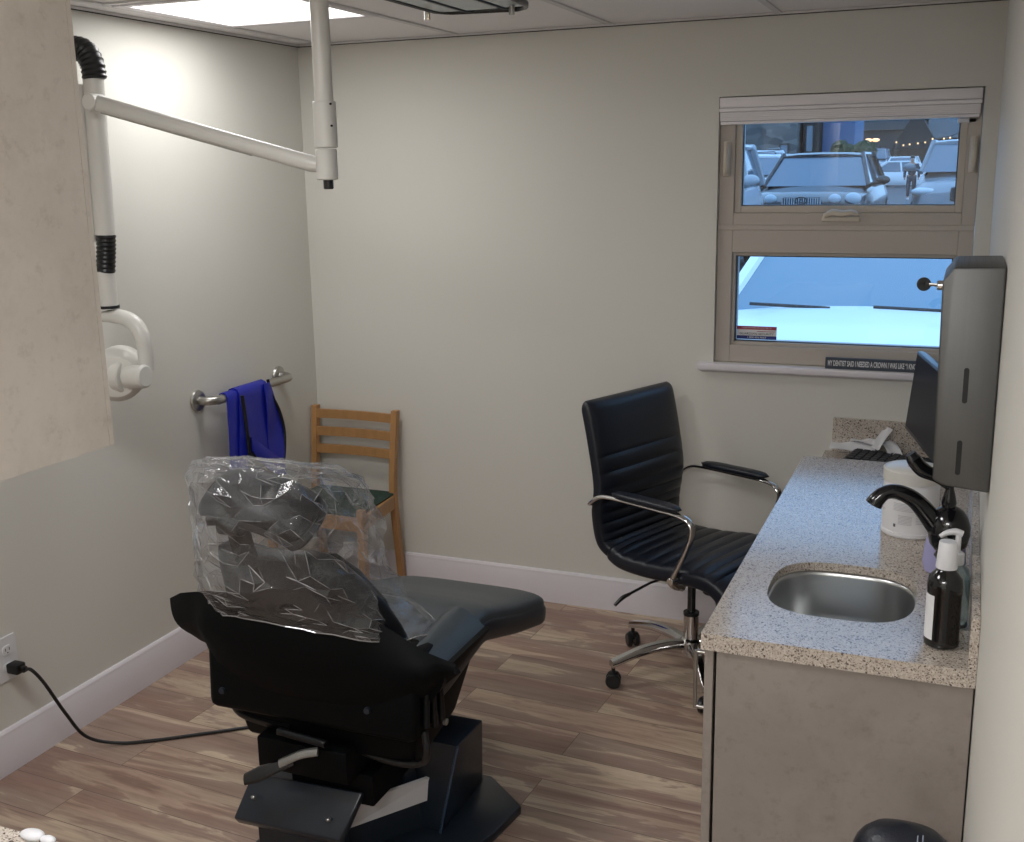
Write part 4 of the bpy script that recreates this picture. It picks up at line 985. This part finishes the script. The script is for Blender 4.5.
# headrest: double-articulating, tilted
HM=Matrix.Translation((-1.430,1.975,1.068))@Matrix.Rotation(math.radians(9),4,'Y')@Matrix.Rotation(math.radians(-58),4,'X')
b=B(); rings=[]
for i in range(15):
    f=i/14; a=(f-.5)*2; e=math.sqrt(max(.03,1-abs(a)**3.0)); 
    rings.append([HM@V((x*(.80+.2*e),.03*(x/.14)**2+zz*e,a*.070)) for x,zz in sect(.140,.024,3.0,36)])
loft(b,rings); hr=obj('headrest_back',b,M['leather_d'],t,60)
HM2=HM@Matrix.Translation((0,.034,.008))
b=B(); rings=[]
for i in range(15):
    f=i/14; a=(f-.5)*2; e=math.sqrt(max(.03,1-abs(a)**3.0))
    rings.append([HM2@V((x*(.80+.2*e),.035*(x/.14)**2+zz*e,a*.075)) for x,zz in sect(.136,.024,2.8,36)])
loft(b,rings); obj('headrest_cushion',b,M['leather'],t,60)
b=B(); cyl(b,(-1.52,1.955,1.0),(-1.46,1.955,1.0),.022,18,bev=.003); obj('headrest_pivot',b,M['iron'],t)

# ================================================================== clear plastic bag over headrest and back
def bagring(z,x0,x1,y0,y1,n=150,seed=0,amp=1.0,skew=0,e=2.3):
    cx,cy=(x0+x1)/2,(y0+y1)/2; out=[]
    for k in range(n):
        th=2*PI*k/n; c,s=math.cos(th),math.sin(th)
        x=cx+(x1-x0)/2*math.copysign(abs(c)**(2/e),c); y=cy+(y1-y0)/2*math.copysign(abs(s)**(2/e),s)
        out.append(V((x,y,z+skew*s)))
    return out
keys=[ # z, x0,x1,y0,y1
 (1.152,-1.56,-1.36,1.93,2.06),(1.147,-1.60,-1.31,1.895,2.22),(1.115,-1.620,-1.275,1.875,2.33),(1.04,-1.635,-1.265,1.870,2.37),
 (.96,-1.645,-1.265,1.88,2.38),(.88,-1.655,-1.250,1.89,2.38),(.82,-1.670,-1.225,1.93,2.42),(.77,-1.69,-1.19,1.975,2.47),(.745,-1.690,-1.165,2.005,2.49)]
NR=22; NK=46; rings=[]; rb=random.Random(21)
for i in range(NR+1):
    f=i/NR*(len(keys)-1); k=min(int(f),len(keys)-2); q_=f-k
    vals=[keys[k][c]*(1-q_)+keys[k+1][c]*q_ for c in range(5)]
    rings.append(bagring(*vals,n=NK))
b=B(); loft(b,rings,True,False); b.faces.new([v for v in b.verts][:NK][::-1])
bmesh.ops.poke(b,faces=[f for f in b.faces if len(f.verts)>4])
cen=V((-1.45,2.12,.92))
def ridge(q): return 1-2*abs(noise.noise(q))
def crease(p):
    q1=V((p.x*6+p.z*3,p.y*6-p.z*2,p.z*3.2))+V((3.1,1.7,9.2)); q2=V((p.x*15-p.z*6,p.y*15+p.z*5,p.z*8))+V((8,2,5))
    return .026*(ridge(q1)-.5)+.012*(ridge(q2)-.5)
for v in b.verts:
    r=V((v.co.x-cen.x,v.co.y-cen.y,0)); r=r.normalized() if r.length>1e-4 else V((1,0,0))
    low=min(1,max(0,(v.co.z-.745)/.10)); top_=min(1,max(0,(1.155-v.co.z)/.05))
    fwd=max(0,v.co.y-1.97); hgt=min(1,max(0,(v.co.z-.75)/.30))
    dsp=crease(v.co)+rb.uniform(-.006,.006)
    v.co.z-= fwd*(.27*hgt+.22*(1-hgt))*1.0
    v.co+=r*dsp*(.35+.65*low)*(.3+.7*top_)+V((0,0,dsp*.5*(1-top_)))
    if 0<low: v.co+=V((-r.y,r.x,0))*rb.uniform(-.008,.008)+V((0,0,rb.uniform(-.009,.009)*top_*low))
    if low<1: v.co.z+=(1-low)*(.028*math.sin((v.co.x+1.69)*6.5)-.012)
for f in list(b.faces):
    if len(f.verts)==4:
        vs=list(f.verts); 
        bmesh.utils.face_split(f,*( (vs[0],vs[2]) if rb.random()<.5 else (vs[1],vs[3]) ))
b.normal_update()
# painted highlights: thin whitish ribs along the stronger creases, where sharp folds scatter
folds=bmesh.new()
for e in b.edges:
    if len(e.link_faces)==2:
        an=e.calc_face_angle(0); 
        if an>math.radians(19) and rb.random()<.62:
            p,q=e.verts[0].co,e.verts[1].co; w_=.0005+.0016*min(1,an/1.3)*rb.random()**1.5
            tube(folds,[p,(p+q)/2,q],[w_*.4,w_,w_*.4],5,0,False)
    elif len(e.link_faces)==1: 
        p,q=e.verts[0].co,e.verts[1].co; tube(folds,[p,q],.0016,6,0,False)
bg_=obj('plastic_bag',b,M['bag'],None,8)
prop(bg_,'clear crinkled plastic bag draped over the dental chair headrest and back','bag')
fo=obj('fold_highlights',folds,M['fold'],bg_,0); fo['kind']='stuff'

# ================================================================== OUTSIDE
asph=mat('asphalt','4d5156',.85,var=.12,vscale=.6)
prof=[(4.28,-.06),(9,-.02),(12.5,.40),(20,.50),(30,.42),(50,.28),(60,.58),(90,.75),(140,1.0),(220,1.6)]
b=B(); loft(b,[[V((-90,y,z)),V((60,y,z))] for y,z in prof],False,False); 
gr=obj('ground',b,asph,None,0); gr['kind']='structure'
def gz(y):
    for (a,za),(c,zc_) in zip(prof[:-1],prof[1:]):
        if a<=y<=c: return za+(zc_-za)*(y-a)/(c-a)
    return 0
dgl2=mat('pale windshield glass','6c8796',.10,spec=.8)
CARG=film_material('car glass',(.25,.30,.36,1),.12,.05,.02,0)
tyre=mat('tyre rubber','17181a',.8); rim=mat('alloy rim','a6a8ac',.3,.8); lamp_m=mat('headlamp lens','a9b3ba',.12,coat=.3); grm=mat('grille chrome','c2c6ca',.2,.8); dgl=mat('car window glass','546472',.08,spec=.8)
def car(label, loc, rotz, col, L=4.6,Wd=1.80,H=1.45, suv=False, name='car', cat='car', rough=.25, lamps='oval', badge=False, hoodz=None, wipers=False, rails=False):
    t=thing(name,(0,0,0),label,cat,'cars in the parking lot')
    body=mat('car paint '+col,col,rough,spec=.35,coat=.25); h2=Wd/2
    bel=max(H*.64,(hoodz or 0)) if not suv else H*.69
    hz=hoodz or H*(.60 if not suv else .62)
    # front is at -Y
    y0,y1=-L/2,L/2; gc=.20
    st=[(y0,.62,.34,.50 if not suv else .62),(y0+.06,.84,.24,hz*.78),(y0+.30,.95,.22,hz*.90),(y0+.75,1.0,.21,hz*.965),(y0+L*.27,1.0,.20,hz),(y0+L*.33,1.0,.20,bel),(0,1.0,.20,bel+.01),(L*.25,1.0,.20,bel+.02),(y1-.45,.98,.22,bel+.02 if suv else bel),(y1-.08,.92,.26,bel-.03),(y1,.75,.36,bel-.12)]
    b=B(); rings=[]
    for y,w,zb,zt in st:
        r=[]; m_=(zb+zt)/2
        for fx_,fz in ((-.90,0),(-.98,.14),(-1,.40),(-.985,.68),(-.93,.90),(-.80,.985),(-.45,1.02),(0,1.03),(.45,1.02),(.80,.985),(.93,.90),(.985,.68),(1,.40),(.98,.14),(.90,0)):
            r.append(V((fx_*h2*w,y,zb+(zt-zb)*fz)))
        rings.append(r)
    loft(b,rings); obj('body',b,body,t,38)
    # greenhouse
    ws=y0+L*(.29 if not suv else .27); wt=ws+(.72 if not suv else .62); rt=L*(.22 if not suv else .38); rb=y1-(.55 if not suv else .12)
    zb=bel-.03; zt=H
    bw,tw=h2*.90,h2*.70 if not suv else h2*.76
    def gh(y,f,zz=None):  # half width at height fraction
        return bw+(tw-bw)*f
    # roof + pillars as body-coloured frame
    b=B()
    A=V((-bw,ws,zb)); Bq=V((-tw,wt,zt-.03)); Cq=V((-tw,rt,zt-.03)); Dq=V((-bw*.97,rb,zb+.02))
    for s in (-1,1):
        m_=lambda p: V((s*-p.x,p.y,p.z))
        tube(b,[m_(A),m_(Bq)],.040,8); tube(b,[m_(Cq),m_(Dq)],.075,8); mid=(Bq+Cq)/2; tube(b,[m_(V((-bw,(ws+rb)/2-.1,zb))),m_(V((-tw,mid.y,zt-.03)))],.04,8); tube(b,[m_(Bq),m_(Cq)],.040,8)
    rr=[]
    for y,dz in ((wt-.06,-.035),(wt+.05,-.005),((wt+rt)/2,.0),(rt-.05,-.01),(rt+.1,-.05)):
        rr.append([V((x*tw*1.03,y,zt+dz+hh)) for x,hh in ((-1,-.05),(-.97,-.015),(-.6,.008),(0,.015),(.6,.008),(.97,-.015),(1,-.05),(.5,-.04),(-.5,-.04))])
    loft(b,rr); obj('roof',b,body,t,40)
    gg=dgl2 if wipers else dgl
    def pane(nm,pts,m=None):
        m=m or gg
        b=B(); vs=[V(p) for p in pts]; nrm=(vs[1]-vs[0]).cross(vs[2]-vs[0]).normalized()*.006
        q8=[b.verts.new(p) for p in vs]+[b.verts.new(p-nrm) for p in vs]
        for f_ in ((0,1,2,3),(7,6,5,4),(0,4,5,1),(1,5,6,2),(2,6,7,3),(3,7,4,0)): b.faces.new([q8[i] for i in f_])
        return obj(nm,b,m,t,0)
    pane('windshield',[(-bw+.02,ws,zb+.01),(bw-.02,ws,zb+.01),(tw,wt,zt-.035),(-tw,wt,zt-.035)])
    pane('rear_window',[(bw-.05,rb-.02,zb+.04),(-bw+.05,rb-.02,zb+.04),(-tw,rt+.02,zt-.05),(tw,rt+.02,zt-.05)])
    for s in (-1,1):
        pane('side_window',[(s*(bw-.01),ws+.05,zb+.01),(s*(bw-.01),rb-.06,zb+.02),(s*(tw),rt-.02,zt-.04),(s*(tw),wt+.02,zt-.04)])
        b=B(); sphere(b,(s*(h2+.11),ws+.18,bel+.06),.11,14,8,(1.0,.55,.62)); tube(b,[(s*(h2-.08),ws+.22,bel+.0),(s*(h2+.06),ws+.2,bel+.03)],.025,6); obj('side_mirror',b,body,t)
        for wy_ in (y0+L*.185,y1-L*.20):
            R_=.32 if not suv else .35
            b=B(); lathe(b,[(R_-.05,-.105),(R_,-.08),(R_,.08),(R_-.05,.105)],n=26,M=along((s*(h2-.10),wy_,R_),(s,0,0))); wh=obj('wheel',b,tyre,t)
            b=B(); lathe(b,[(.05,.10),(R_-.09,.106),(R_-.06,.112),(R_-.08,.116),(.06,.112),(.02,.116)],n=18,M=along((s*(h2-.10),wy_,R_),(s,0,0))); obj('rim',b,rim,wh)
        if lamps=='oval':
            for lx_,rr_ in ((.80,.115),(.52,.090)):
                b=B(); sphere(b,(s*h2*lx_,y0+.10+(.06 if lx_>.7 else -.01),hz*.84),rr_,18,12,(1.05,.55,.80)); obj('headlight',b,lamp_m,t)
        else:
            b=B(); sphere(b,(s*h2*.76,y0+.20,hz*.80),.17,18,12,(1.15,.75,.42)); obj('headlight',b,lamp_m,t)
    b=B(); gw=.36; gz0,gz1=hz*.68,hz*.87
    box(b,-gw*.8,y0-.015,gz0-.02,gw*.8,y0+.06,gz1,.02,1); gb=obj('grille',b,M['blackp'] if suv else mat('grille back','2b3036',.5),t)
    for k in range(17 if not suv else 0):
        x=-gw*.78+gw*1.56*k/16; b=B(); box(b,x-.008,y0-.03,gz0-.012,x+.008,y0-.01,gz1-.008); obj('grille_bar',b,grm,gb,0)
    if badge:
        b=B(); MB=Matrix(((1,0,0,0),(0,0,-1,y0-.035),(0,1,0,gz0+.11),(0,0,0,1)))
        P=[MB@V((.085*math.cos(a),.055*math.sin(a),0)) for a in [2*PI*k/24 for k in range(25)]]; tube(b,P,.008,6); tube(b,[MB@V((.02,.045,0)),MB@V((-.035,-.02,0)),MB@V((.055,-.03,0))],.008,6); obj('emblem',b,M['blackp'],t)
    b=B(); box(b,-h2*.80,y0-.02,.26,h2*.80,y0+.03,.38,.02,1); obj('lower_grille',b,M['blackp'],t)
    if wipers:
        for s in (-1,1):
            b=B(); tube(b,[(s*.10+.35,ws-.04,zb+.045),(s*.35-.15,ws+.10,zb+.11)] if False else [(.15+s*.34,ws-.03,bel+.020),(-.30+s*.34,ws-.005,bel+.030)],.010,6); obj('wiper',b,M['blackp'],t)
    if rails:
        for s in (-1,1):
            b=B(); tube(b,[(s*tw*.9,wt+.1,H+.02),(s*tw*.92,wt+.25,H+.07),(s*tw*.92,rt-.3,H+.07),(s*tw*.9,rt-.1,H+.02)],.018,6); obj('roof_rail',b,M['blackp'],t)
    t.location=(loc[0],loc[1],gz(loc[1])+(loc[2] if len(loc)>2 else 0)); t.rotation_euler=(0,0,rotz)
    return t
car('white car parked closest, its hood and windshield filling the lower window pane',(-.50,7.35,.0),0,'f2f4f4',L=4.5,H=1.42,hoodz=1.00,lamps='wide',wipers=True,rough=.35)
car('dark sedan facing the window in the middle of the upper pane',(-2.34,19.8,.06),math.radians(-1),'161b22',L=4.7,Wd=1.84,H=1.40,badge=True,rough=.2)
car('silver crossover at the right edge of the upper pane',(.05,21.4,.0),math.radians(-2),'6d757c',L=4.5,Wd=1.86,H=1.66,suv=True,lamps='wide')
car('pale grey crossover cut off at the left edge of the upper pane',(-3.50,14.2,.0),math.radians(3),'9a9fa5',L=4.4,Wd=1.84,H=1.62,suv=True,lamps='wide')
car('white estate car with roof rails behind the dark sedan on its left',(-5.25,28.5,.1),math.radians(25),'d4d6d8',L=4.6,H=1.5,suv=True,lamps='wide',rails=True)
car('light car farther left behind the white estate car',(-6.0,34.,.2),math.radians(20),'b9bfc5',L=4.6,H=1.6,suv=True,lamps='wide',rails=True)
car('grey pickup far back left of the walking person',(-5.9,74.4,.1),math.radians(0),'7d8690',L=5.2,Wd=2.0,H=1.9,suv=True,name='pickup',cat='pickup truck',lamps='wide')
car('small white car just left of the walking person, facing the window',(-3.65,66.5,.0),math.radians(-4),'d5d8da',L=4.4,H=1.5,lamps='wide')
car('white low sedan seen side-on behind the walking person',(-3.0,61.,-.1),math.radians(86),'e0e2e4',L=4.6,H=1.38,lamps='wide')
# walking person
def skin(name, verts, edges, radii, m, parent, root=0, sub=2):
    me=bpy.data.meshes.new(name); off=wloc(parent); me.from_pydata([V(v)-off for v in verts],edges,[]); me.materials.append(m)
    o=bpy.data.objects.new(name,me); C.collection.objects.link(o); o.parent=parent
    md=o.modifiers.new('skin','SKIN'); 
    for i,r in enumerate(radii):
        sv=me.skin_vertices[0].data[i]; sv.radius=(r,r) if not isinstance(r,tuple) else r; sv.use_root=(i==root)
    ss_=o.modifiers.new('sub','SUBSURF'); ss_.levels=sub; ss_.render_levels=sub
    md.use_smooth_shade=True
    return o
pxx,pyy=-2.32,49.; g0=gz(pyy)
t=thing('person',(pxx,pyy,g0),'person in dark jacket and trousers walking across the parking lot','person')
def PV(x,y,z): return (pxx+x,pyy+y,g0+z)
clothes=mat('dark jacket','1a2233',.8); trou=mat('dark trousers','1d2536',.8); skm=mat('skin','a97e68',.6); shoe=mat('shoes','c0c2c6',.6); hairm=mat('dark hair','1c1816',.7)
verts=[PV(0,0,.95),PV(0,0,1.15),PV(0,0,1.40),PV(0,-.01,1.50),PV(0,-.03,1.60),PV(0,-.02,1.70),
 PV(-.10,0,.90),PV(-.11,-.12,.50),PV(-.11,-.02,.10),PV(-.11,-.16,.05),PV(.10,0,.90),PV(.11,.05,.50),PV(.11,.20,.12),PV(.11,.12,.05),
 PV(-.20,0,1.40),PV(-.27,.05,1.13),PV(-.27,-.05,.90),PV(-.27,-.08,.80),PV(.20,0,1.40),PV(.27,-.05,1.13),PV(.27,-.12,.90),PV(.27,-.16,.80)]
ed=[(0,1),(1,2),(2,3),(3,4),(4,5),(0,6),(6,7),(7,8),(8,9),(0,10),(10,11),(11,12),(12,13),(2,14),(14,15),(15,16),(16,17),(2,18),(18,19),(19,20),(20,21)]
rad=[.13,.13,.14,.055,.085,.075,.085,.06,.045,.035,.085,.06,.045,.035,.065,.045,.035,.035,.065,.045,.035,.035]
skin('body',verts,ed,rad,skm,t)
jv=[PV(0,0,.92),PV(0,0,1.15),PV(0,0,1.42),PV(-.20,0,1.40),PV(-.275,.05,1.13),PV(-.275,-.05,.88),PV(.20,0,1.40),PV(.275,-.05,1.13),PV(.275,-.12,.88)]
skin('jacket',jv,[(0,1),(1,2),(2,3),(3,4),(4,5),(2,6),(6,7),(7,8)],[.165,.165,.165,.085,.065,.055,.085,.065,.055],clothes,t)
tv=[PV(0,0,.93),PV(-.10,0,.88),PV(-.11,-.12,.50),PV(-.11,-.03,.13),PV(.10,0,.88),PV(.11,.05,.50),PV(.11,.19,.15)]
skin('trousers',tv,[(0,1),(1,2),(2,3),(0,4),(4,5),(5,6)],[.145,.11,.085,.065,.11,.085,.065],trou,t)
for sx_,sy_ in ((-.11,-.10),(.11,.15)):
    b=B(); sphere(b,PV(sx_,sy_,.05),.08,12,8,(.7,1.6,.6)); obj('shoe',b,shoe,t)
b=B(); sphere(b,PV(0,0,1.70),.10,14,10,(.95,1.05,.85)); obj('hair',b,hairm,t)
b=B()
for sx_ in (-.03,.03): sphere(b,PV(sx_,-.105,1.65),.012,8,6)
obj('eyes',b,M['white_pl'],t)
b=B(); sphere(b,PV(0,-.12,1.615),.016,8,6,(.7,1,1.2)); obj('nose',b,skm,t)

# buildings, fence, trees
def building(name,label,x0,x1,y0,y1,h,wm,roofm,kind='flat',wins=(),ridge=0,doors=()):
    z0=gz(y0)-.1
    t=thing(name,((x0+x1)/2,(y0+y1)/2,z0),label,'building')
    b=B(); box(b,x0,y0,z0,x1,y1,z0+h); obj('wall',b,wm,t,0)
    b=B()
    if kind=='gable':
        xm=(x0+x1)/2; prism(b,[(x0-.5,z0+h-.1),(x1+.5,z0+h-.1),(xm,z0+h+ridge)],(y1-y0)+1,Matrix(((1,0,0,0),(0,0,-1,y1+.5),(0,1,0,0),(0,0,0,1))))
    elif kind=='side':
        ym=(y0+y1)/2; prism(b,[(y0-.5,z0+h-.1),(y1+.5,z0+h-.1),(ym,z0+h+ridge)],(x1-x0)+1,Matrix(((0,0,1,x0-.5),(1,0,0,0),(0,1,0,0),(0,0,0,1))))
    else: box(b,x0+.02,y0-.2,z0+h,x1-.02,y1+.2,z0+h+.3)
    obj('roof',b,roofm,t,0)
    for (a,c,zb,zt) in wins:
        b=B(); ringbox(b,(a,z0+zb,c,z0+zt),(a+.08,z0+zb+.08,c-.08,z0+zt-.08),y0-.08,y0-.01,0); w_=obj('window',b,dkb,t,0)
        b=B(); box(b,a+.08,y0-.05,z0+zb+.08,c-.08,y0-.02,z0+zt-.08); obj('pane',b,dgl,w_,0)
    return t
stone=stone_material('stone veneer','3c4042','6f6f6b',1.6); dkb=mat('brown cladding','332e2a',.8,var=.15,vscale=1); bluew=mat('blue wall panel','1c557e',.7); roofd=mat('dark shingles','26292c',.9,var=.2,vscale=4)
greyw=mat('grey siding','3f4347',.8,var=.1,vscale=2); darkw=mat('dark fence wood','302a25',.9,var=.3,vscale=3)
def xat(u,y):
    h=math.atan((u-512)/1106)-YAW; return math.tan(h)*y
building('stone_building','pale stone-faced building at the far left of the upper pane',xat(700,58),xat(793,58),58,64,9,stone,roofd,wins=((xat(752,58),xat(770,58),3.6,4.6),(xat(776,58),xat(786,58),1.2,2.4)))
building('dark_building','dark clad building with a window beside the stone one',xat(799,59),xat(814,59),59,64,9,dkb,roofd,wins=((xat(801,59),xat(810,59),1.9,3.3),(xat(801,59),xat(810,59),.2,1.2)))
building('blue_building','building with a bright blue wall above the dark sedan',xat(818,60),xat(849,60),60,65,10,bluew,roofd,wins=((xat(820,60),xat(840,60),.3,1.0),))
building('grey_house','grey house with a side gabled roof behind the hedge',xat(850,86),xat(893,86),88,96,3.6,greyw,roofd,'side',ridge=2.6,wins=((xat(858,86),xat(865,86),1.2,2.4),(xat(872,86),xat(878,86),1.2,2.4)))
building('dark_gabled_house','dark house with a steep front gable behind the fence',xat(893,84),xat(925,84),84,87,2.2,dkb,roofd,'gable',ridge=2.6,wins=((xat(903,84),xat(911,84),.7,1.9),))
building('long_roof_house','long low house with a wide pale roof at the right',xat(926,92),xat(985,92),92,102,3.0,greyw,mat('pale shingles','4c5155',.9,var=.2,vscale=3),'side',ridge=2.6,wins=((xat(932,92),xat(941,92),1.0,2.2),))
t=thing('wooden_fence',(xat(900,78),78,gz(78)),'long dark wooden fence behind the parked cars','fence')
fx0,fx1=xat(850,78),xat(1000,78)
k=0; x=fx0
b=B(); box(b,fx0,78.02,gz(78),fx1,78.06,gz(78)+1.9); obj('fence_panel',b,darkw,t,0)
x=fx0
while x<fx1:
    b=B(); box(b,x-.08,77.92,gz(78),x+.08,78.08,gz(78)+2.05); obj('post',b,darkw,t,0); x+=2.4
# string of small lamps over the fence
t=thing('string_lights',(xat(905,77.5),77.5,gz(78)+2.2),'string of small warm lamps along the dark fence','string lights')
barkm0=mat('grey wooden pole','4a443e',.9)
bulb=mat('warm bulb','ffd9a0',.4,emis=(255,190,120),es=2)
P=[V((xat(u,77.5),77.5,gz(78)+z_)) for u,z_ in ((890,2.5),(897,2.3),(903,2.35),(911,2.4),(918,2.45),(925,2.65),(930,2.5),(936,2.65),(942,2.7),(950,2.9))]
b=B(); tube(b,P,.02,5,4); obj('wire',b,M['blackp'],t)
for p in (P[0],P[-1]):
    b=B(); cyl(b,(p.x,p.y,gz(p.y)-.02),(p.x,p.y,p.z+.05),.04,8); obj('pole',b,barkm0,t)
for p in P[:-1]:
    b=B(); sphere(b,p+V((0,-.05,-.1)),.055,10,6); obj('bulb',b,bulb,t)
t=thing('street_lamp',(xat(868,66),66,gz(66)),'pale lamp post with a warm lit head behind the hedge','street lamp')
b=B(); cyl(b,(xat(868,66),66,gz(66)),(xat(868,66),66,gz(66)+2.3),.14,10,r2=.10); obj('pole',b,M['trim'],t)
for dx_ in (-.28,.1):
    b=B(); sphere(b,(xat(868,66)+dx_,65.95,gz(66)+2.42),.16,12,8,(1.3,1,.6)); obj('lamp_head',b,bulb,t)
# foliage
leafm=mat('dark foliage','151d12',.9,var=.35,vscale=3); leafm2=mat('mid green foliage','263820',.9,var=.35,vscale=4); barkm=mat('bark','3a322b',.95,var=.2,vscale=6)
def crown(b,c,r,n,s=(1,1,1),seed=0):
    rnd=random.Random(seed)
    for k in range(n):
        d=V((rnd.gauss(0,1),rnd.gauss(0,1),rnd.gauss(0,1))).normalized()*r*rnd.uniform(.35,.95)
        p=V(c)+V((d.x*s[0],d.y*s[1],d.z*s[2])); rr=r*rnd.uniform(.22,.42)
        q=bmesh.new(); bmesh.ops.create_icosphere(q,subdivisions=3,radius=rr)
        for v in q.verts: v.co*=1+.45*noise.noise(v.co/rr*2.2+V((k,seed,0))); v.co+=p
        merge(b,q)
def tree(label,x,y,h,r,m,seed,name='tree',s=(1,1,1.15),group='trees beyond the parking lot'):
    t=thing(name,(x,y,gz(y)),label,'tree',group)
    b=B(); rnd=random.Random(seed)
    tube(b,[(x,y,gz(y)),(x+.1,y,gz(y)+h*.4),(x-.1,y,gz(y)+h*.75)],[.28,.2,.1],9,4)
    for k in range(5):
        a=rnd.uniform(0,6.28); z=gz(y)+h*rnd.uniform(.35,.6); tube(b,[(x,y,z),(x+math.cos(a)*r*.5,y+math.sin(a)*r*.5,z+r*.5)],[.1,.04],6)
    obj('trunk',b,barkm,t)
    b=B(); crown(b,(x,y,gz(y)+h*.68),r,26,s,seed); obj('crown',b,m,t,0)
for u_,y_,lab,sd_ in ((846,106,'dark tree directly above the blue wall, leftmost of the far row',1),(872,116,'dark tree behind the grey house roof',2),(900,106,'dark tree rising behind the steep gabled house',3),
  (927,116,'dark tree between the gabled house and the long roofed house',4),(952,107,'dark tree behind the long roofed house',5),(980,116,'dark tree at the right end of the far row',6)):
    tree(lab,xat(u_,y_),y_,8.5,2.05,leafm,sd_,s=(.9,.9,1.5))
tree('dark conifer at the far left behind the stone building',xat(735,92),92,12,5,leafm,7)
t=thing('hedge',(xat(847,56),56,gz(56)),'rounded green bush right above the roof of the dark sedan','bush')
b=B(); crown(b,(xat(847,56),56,gz(56)+1.25),1.15,44,(1.15,.8,.85),11); obj('foliage',b,leafm2,t,0)
b=B()
for k in range(5): tube(b,[(xat(847,56)+(k-2)*.2,56,gz(56)),(xat(847,56)+(k-2)*.4,56,gz(56)+.9)],[.05,.02],6)
obj('stem',b,barkm,t)
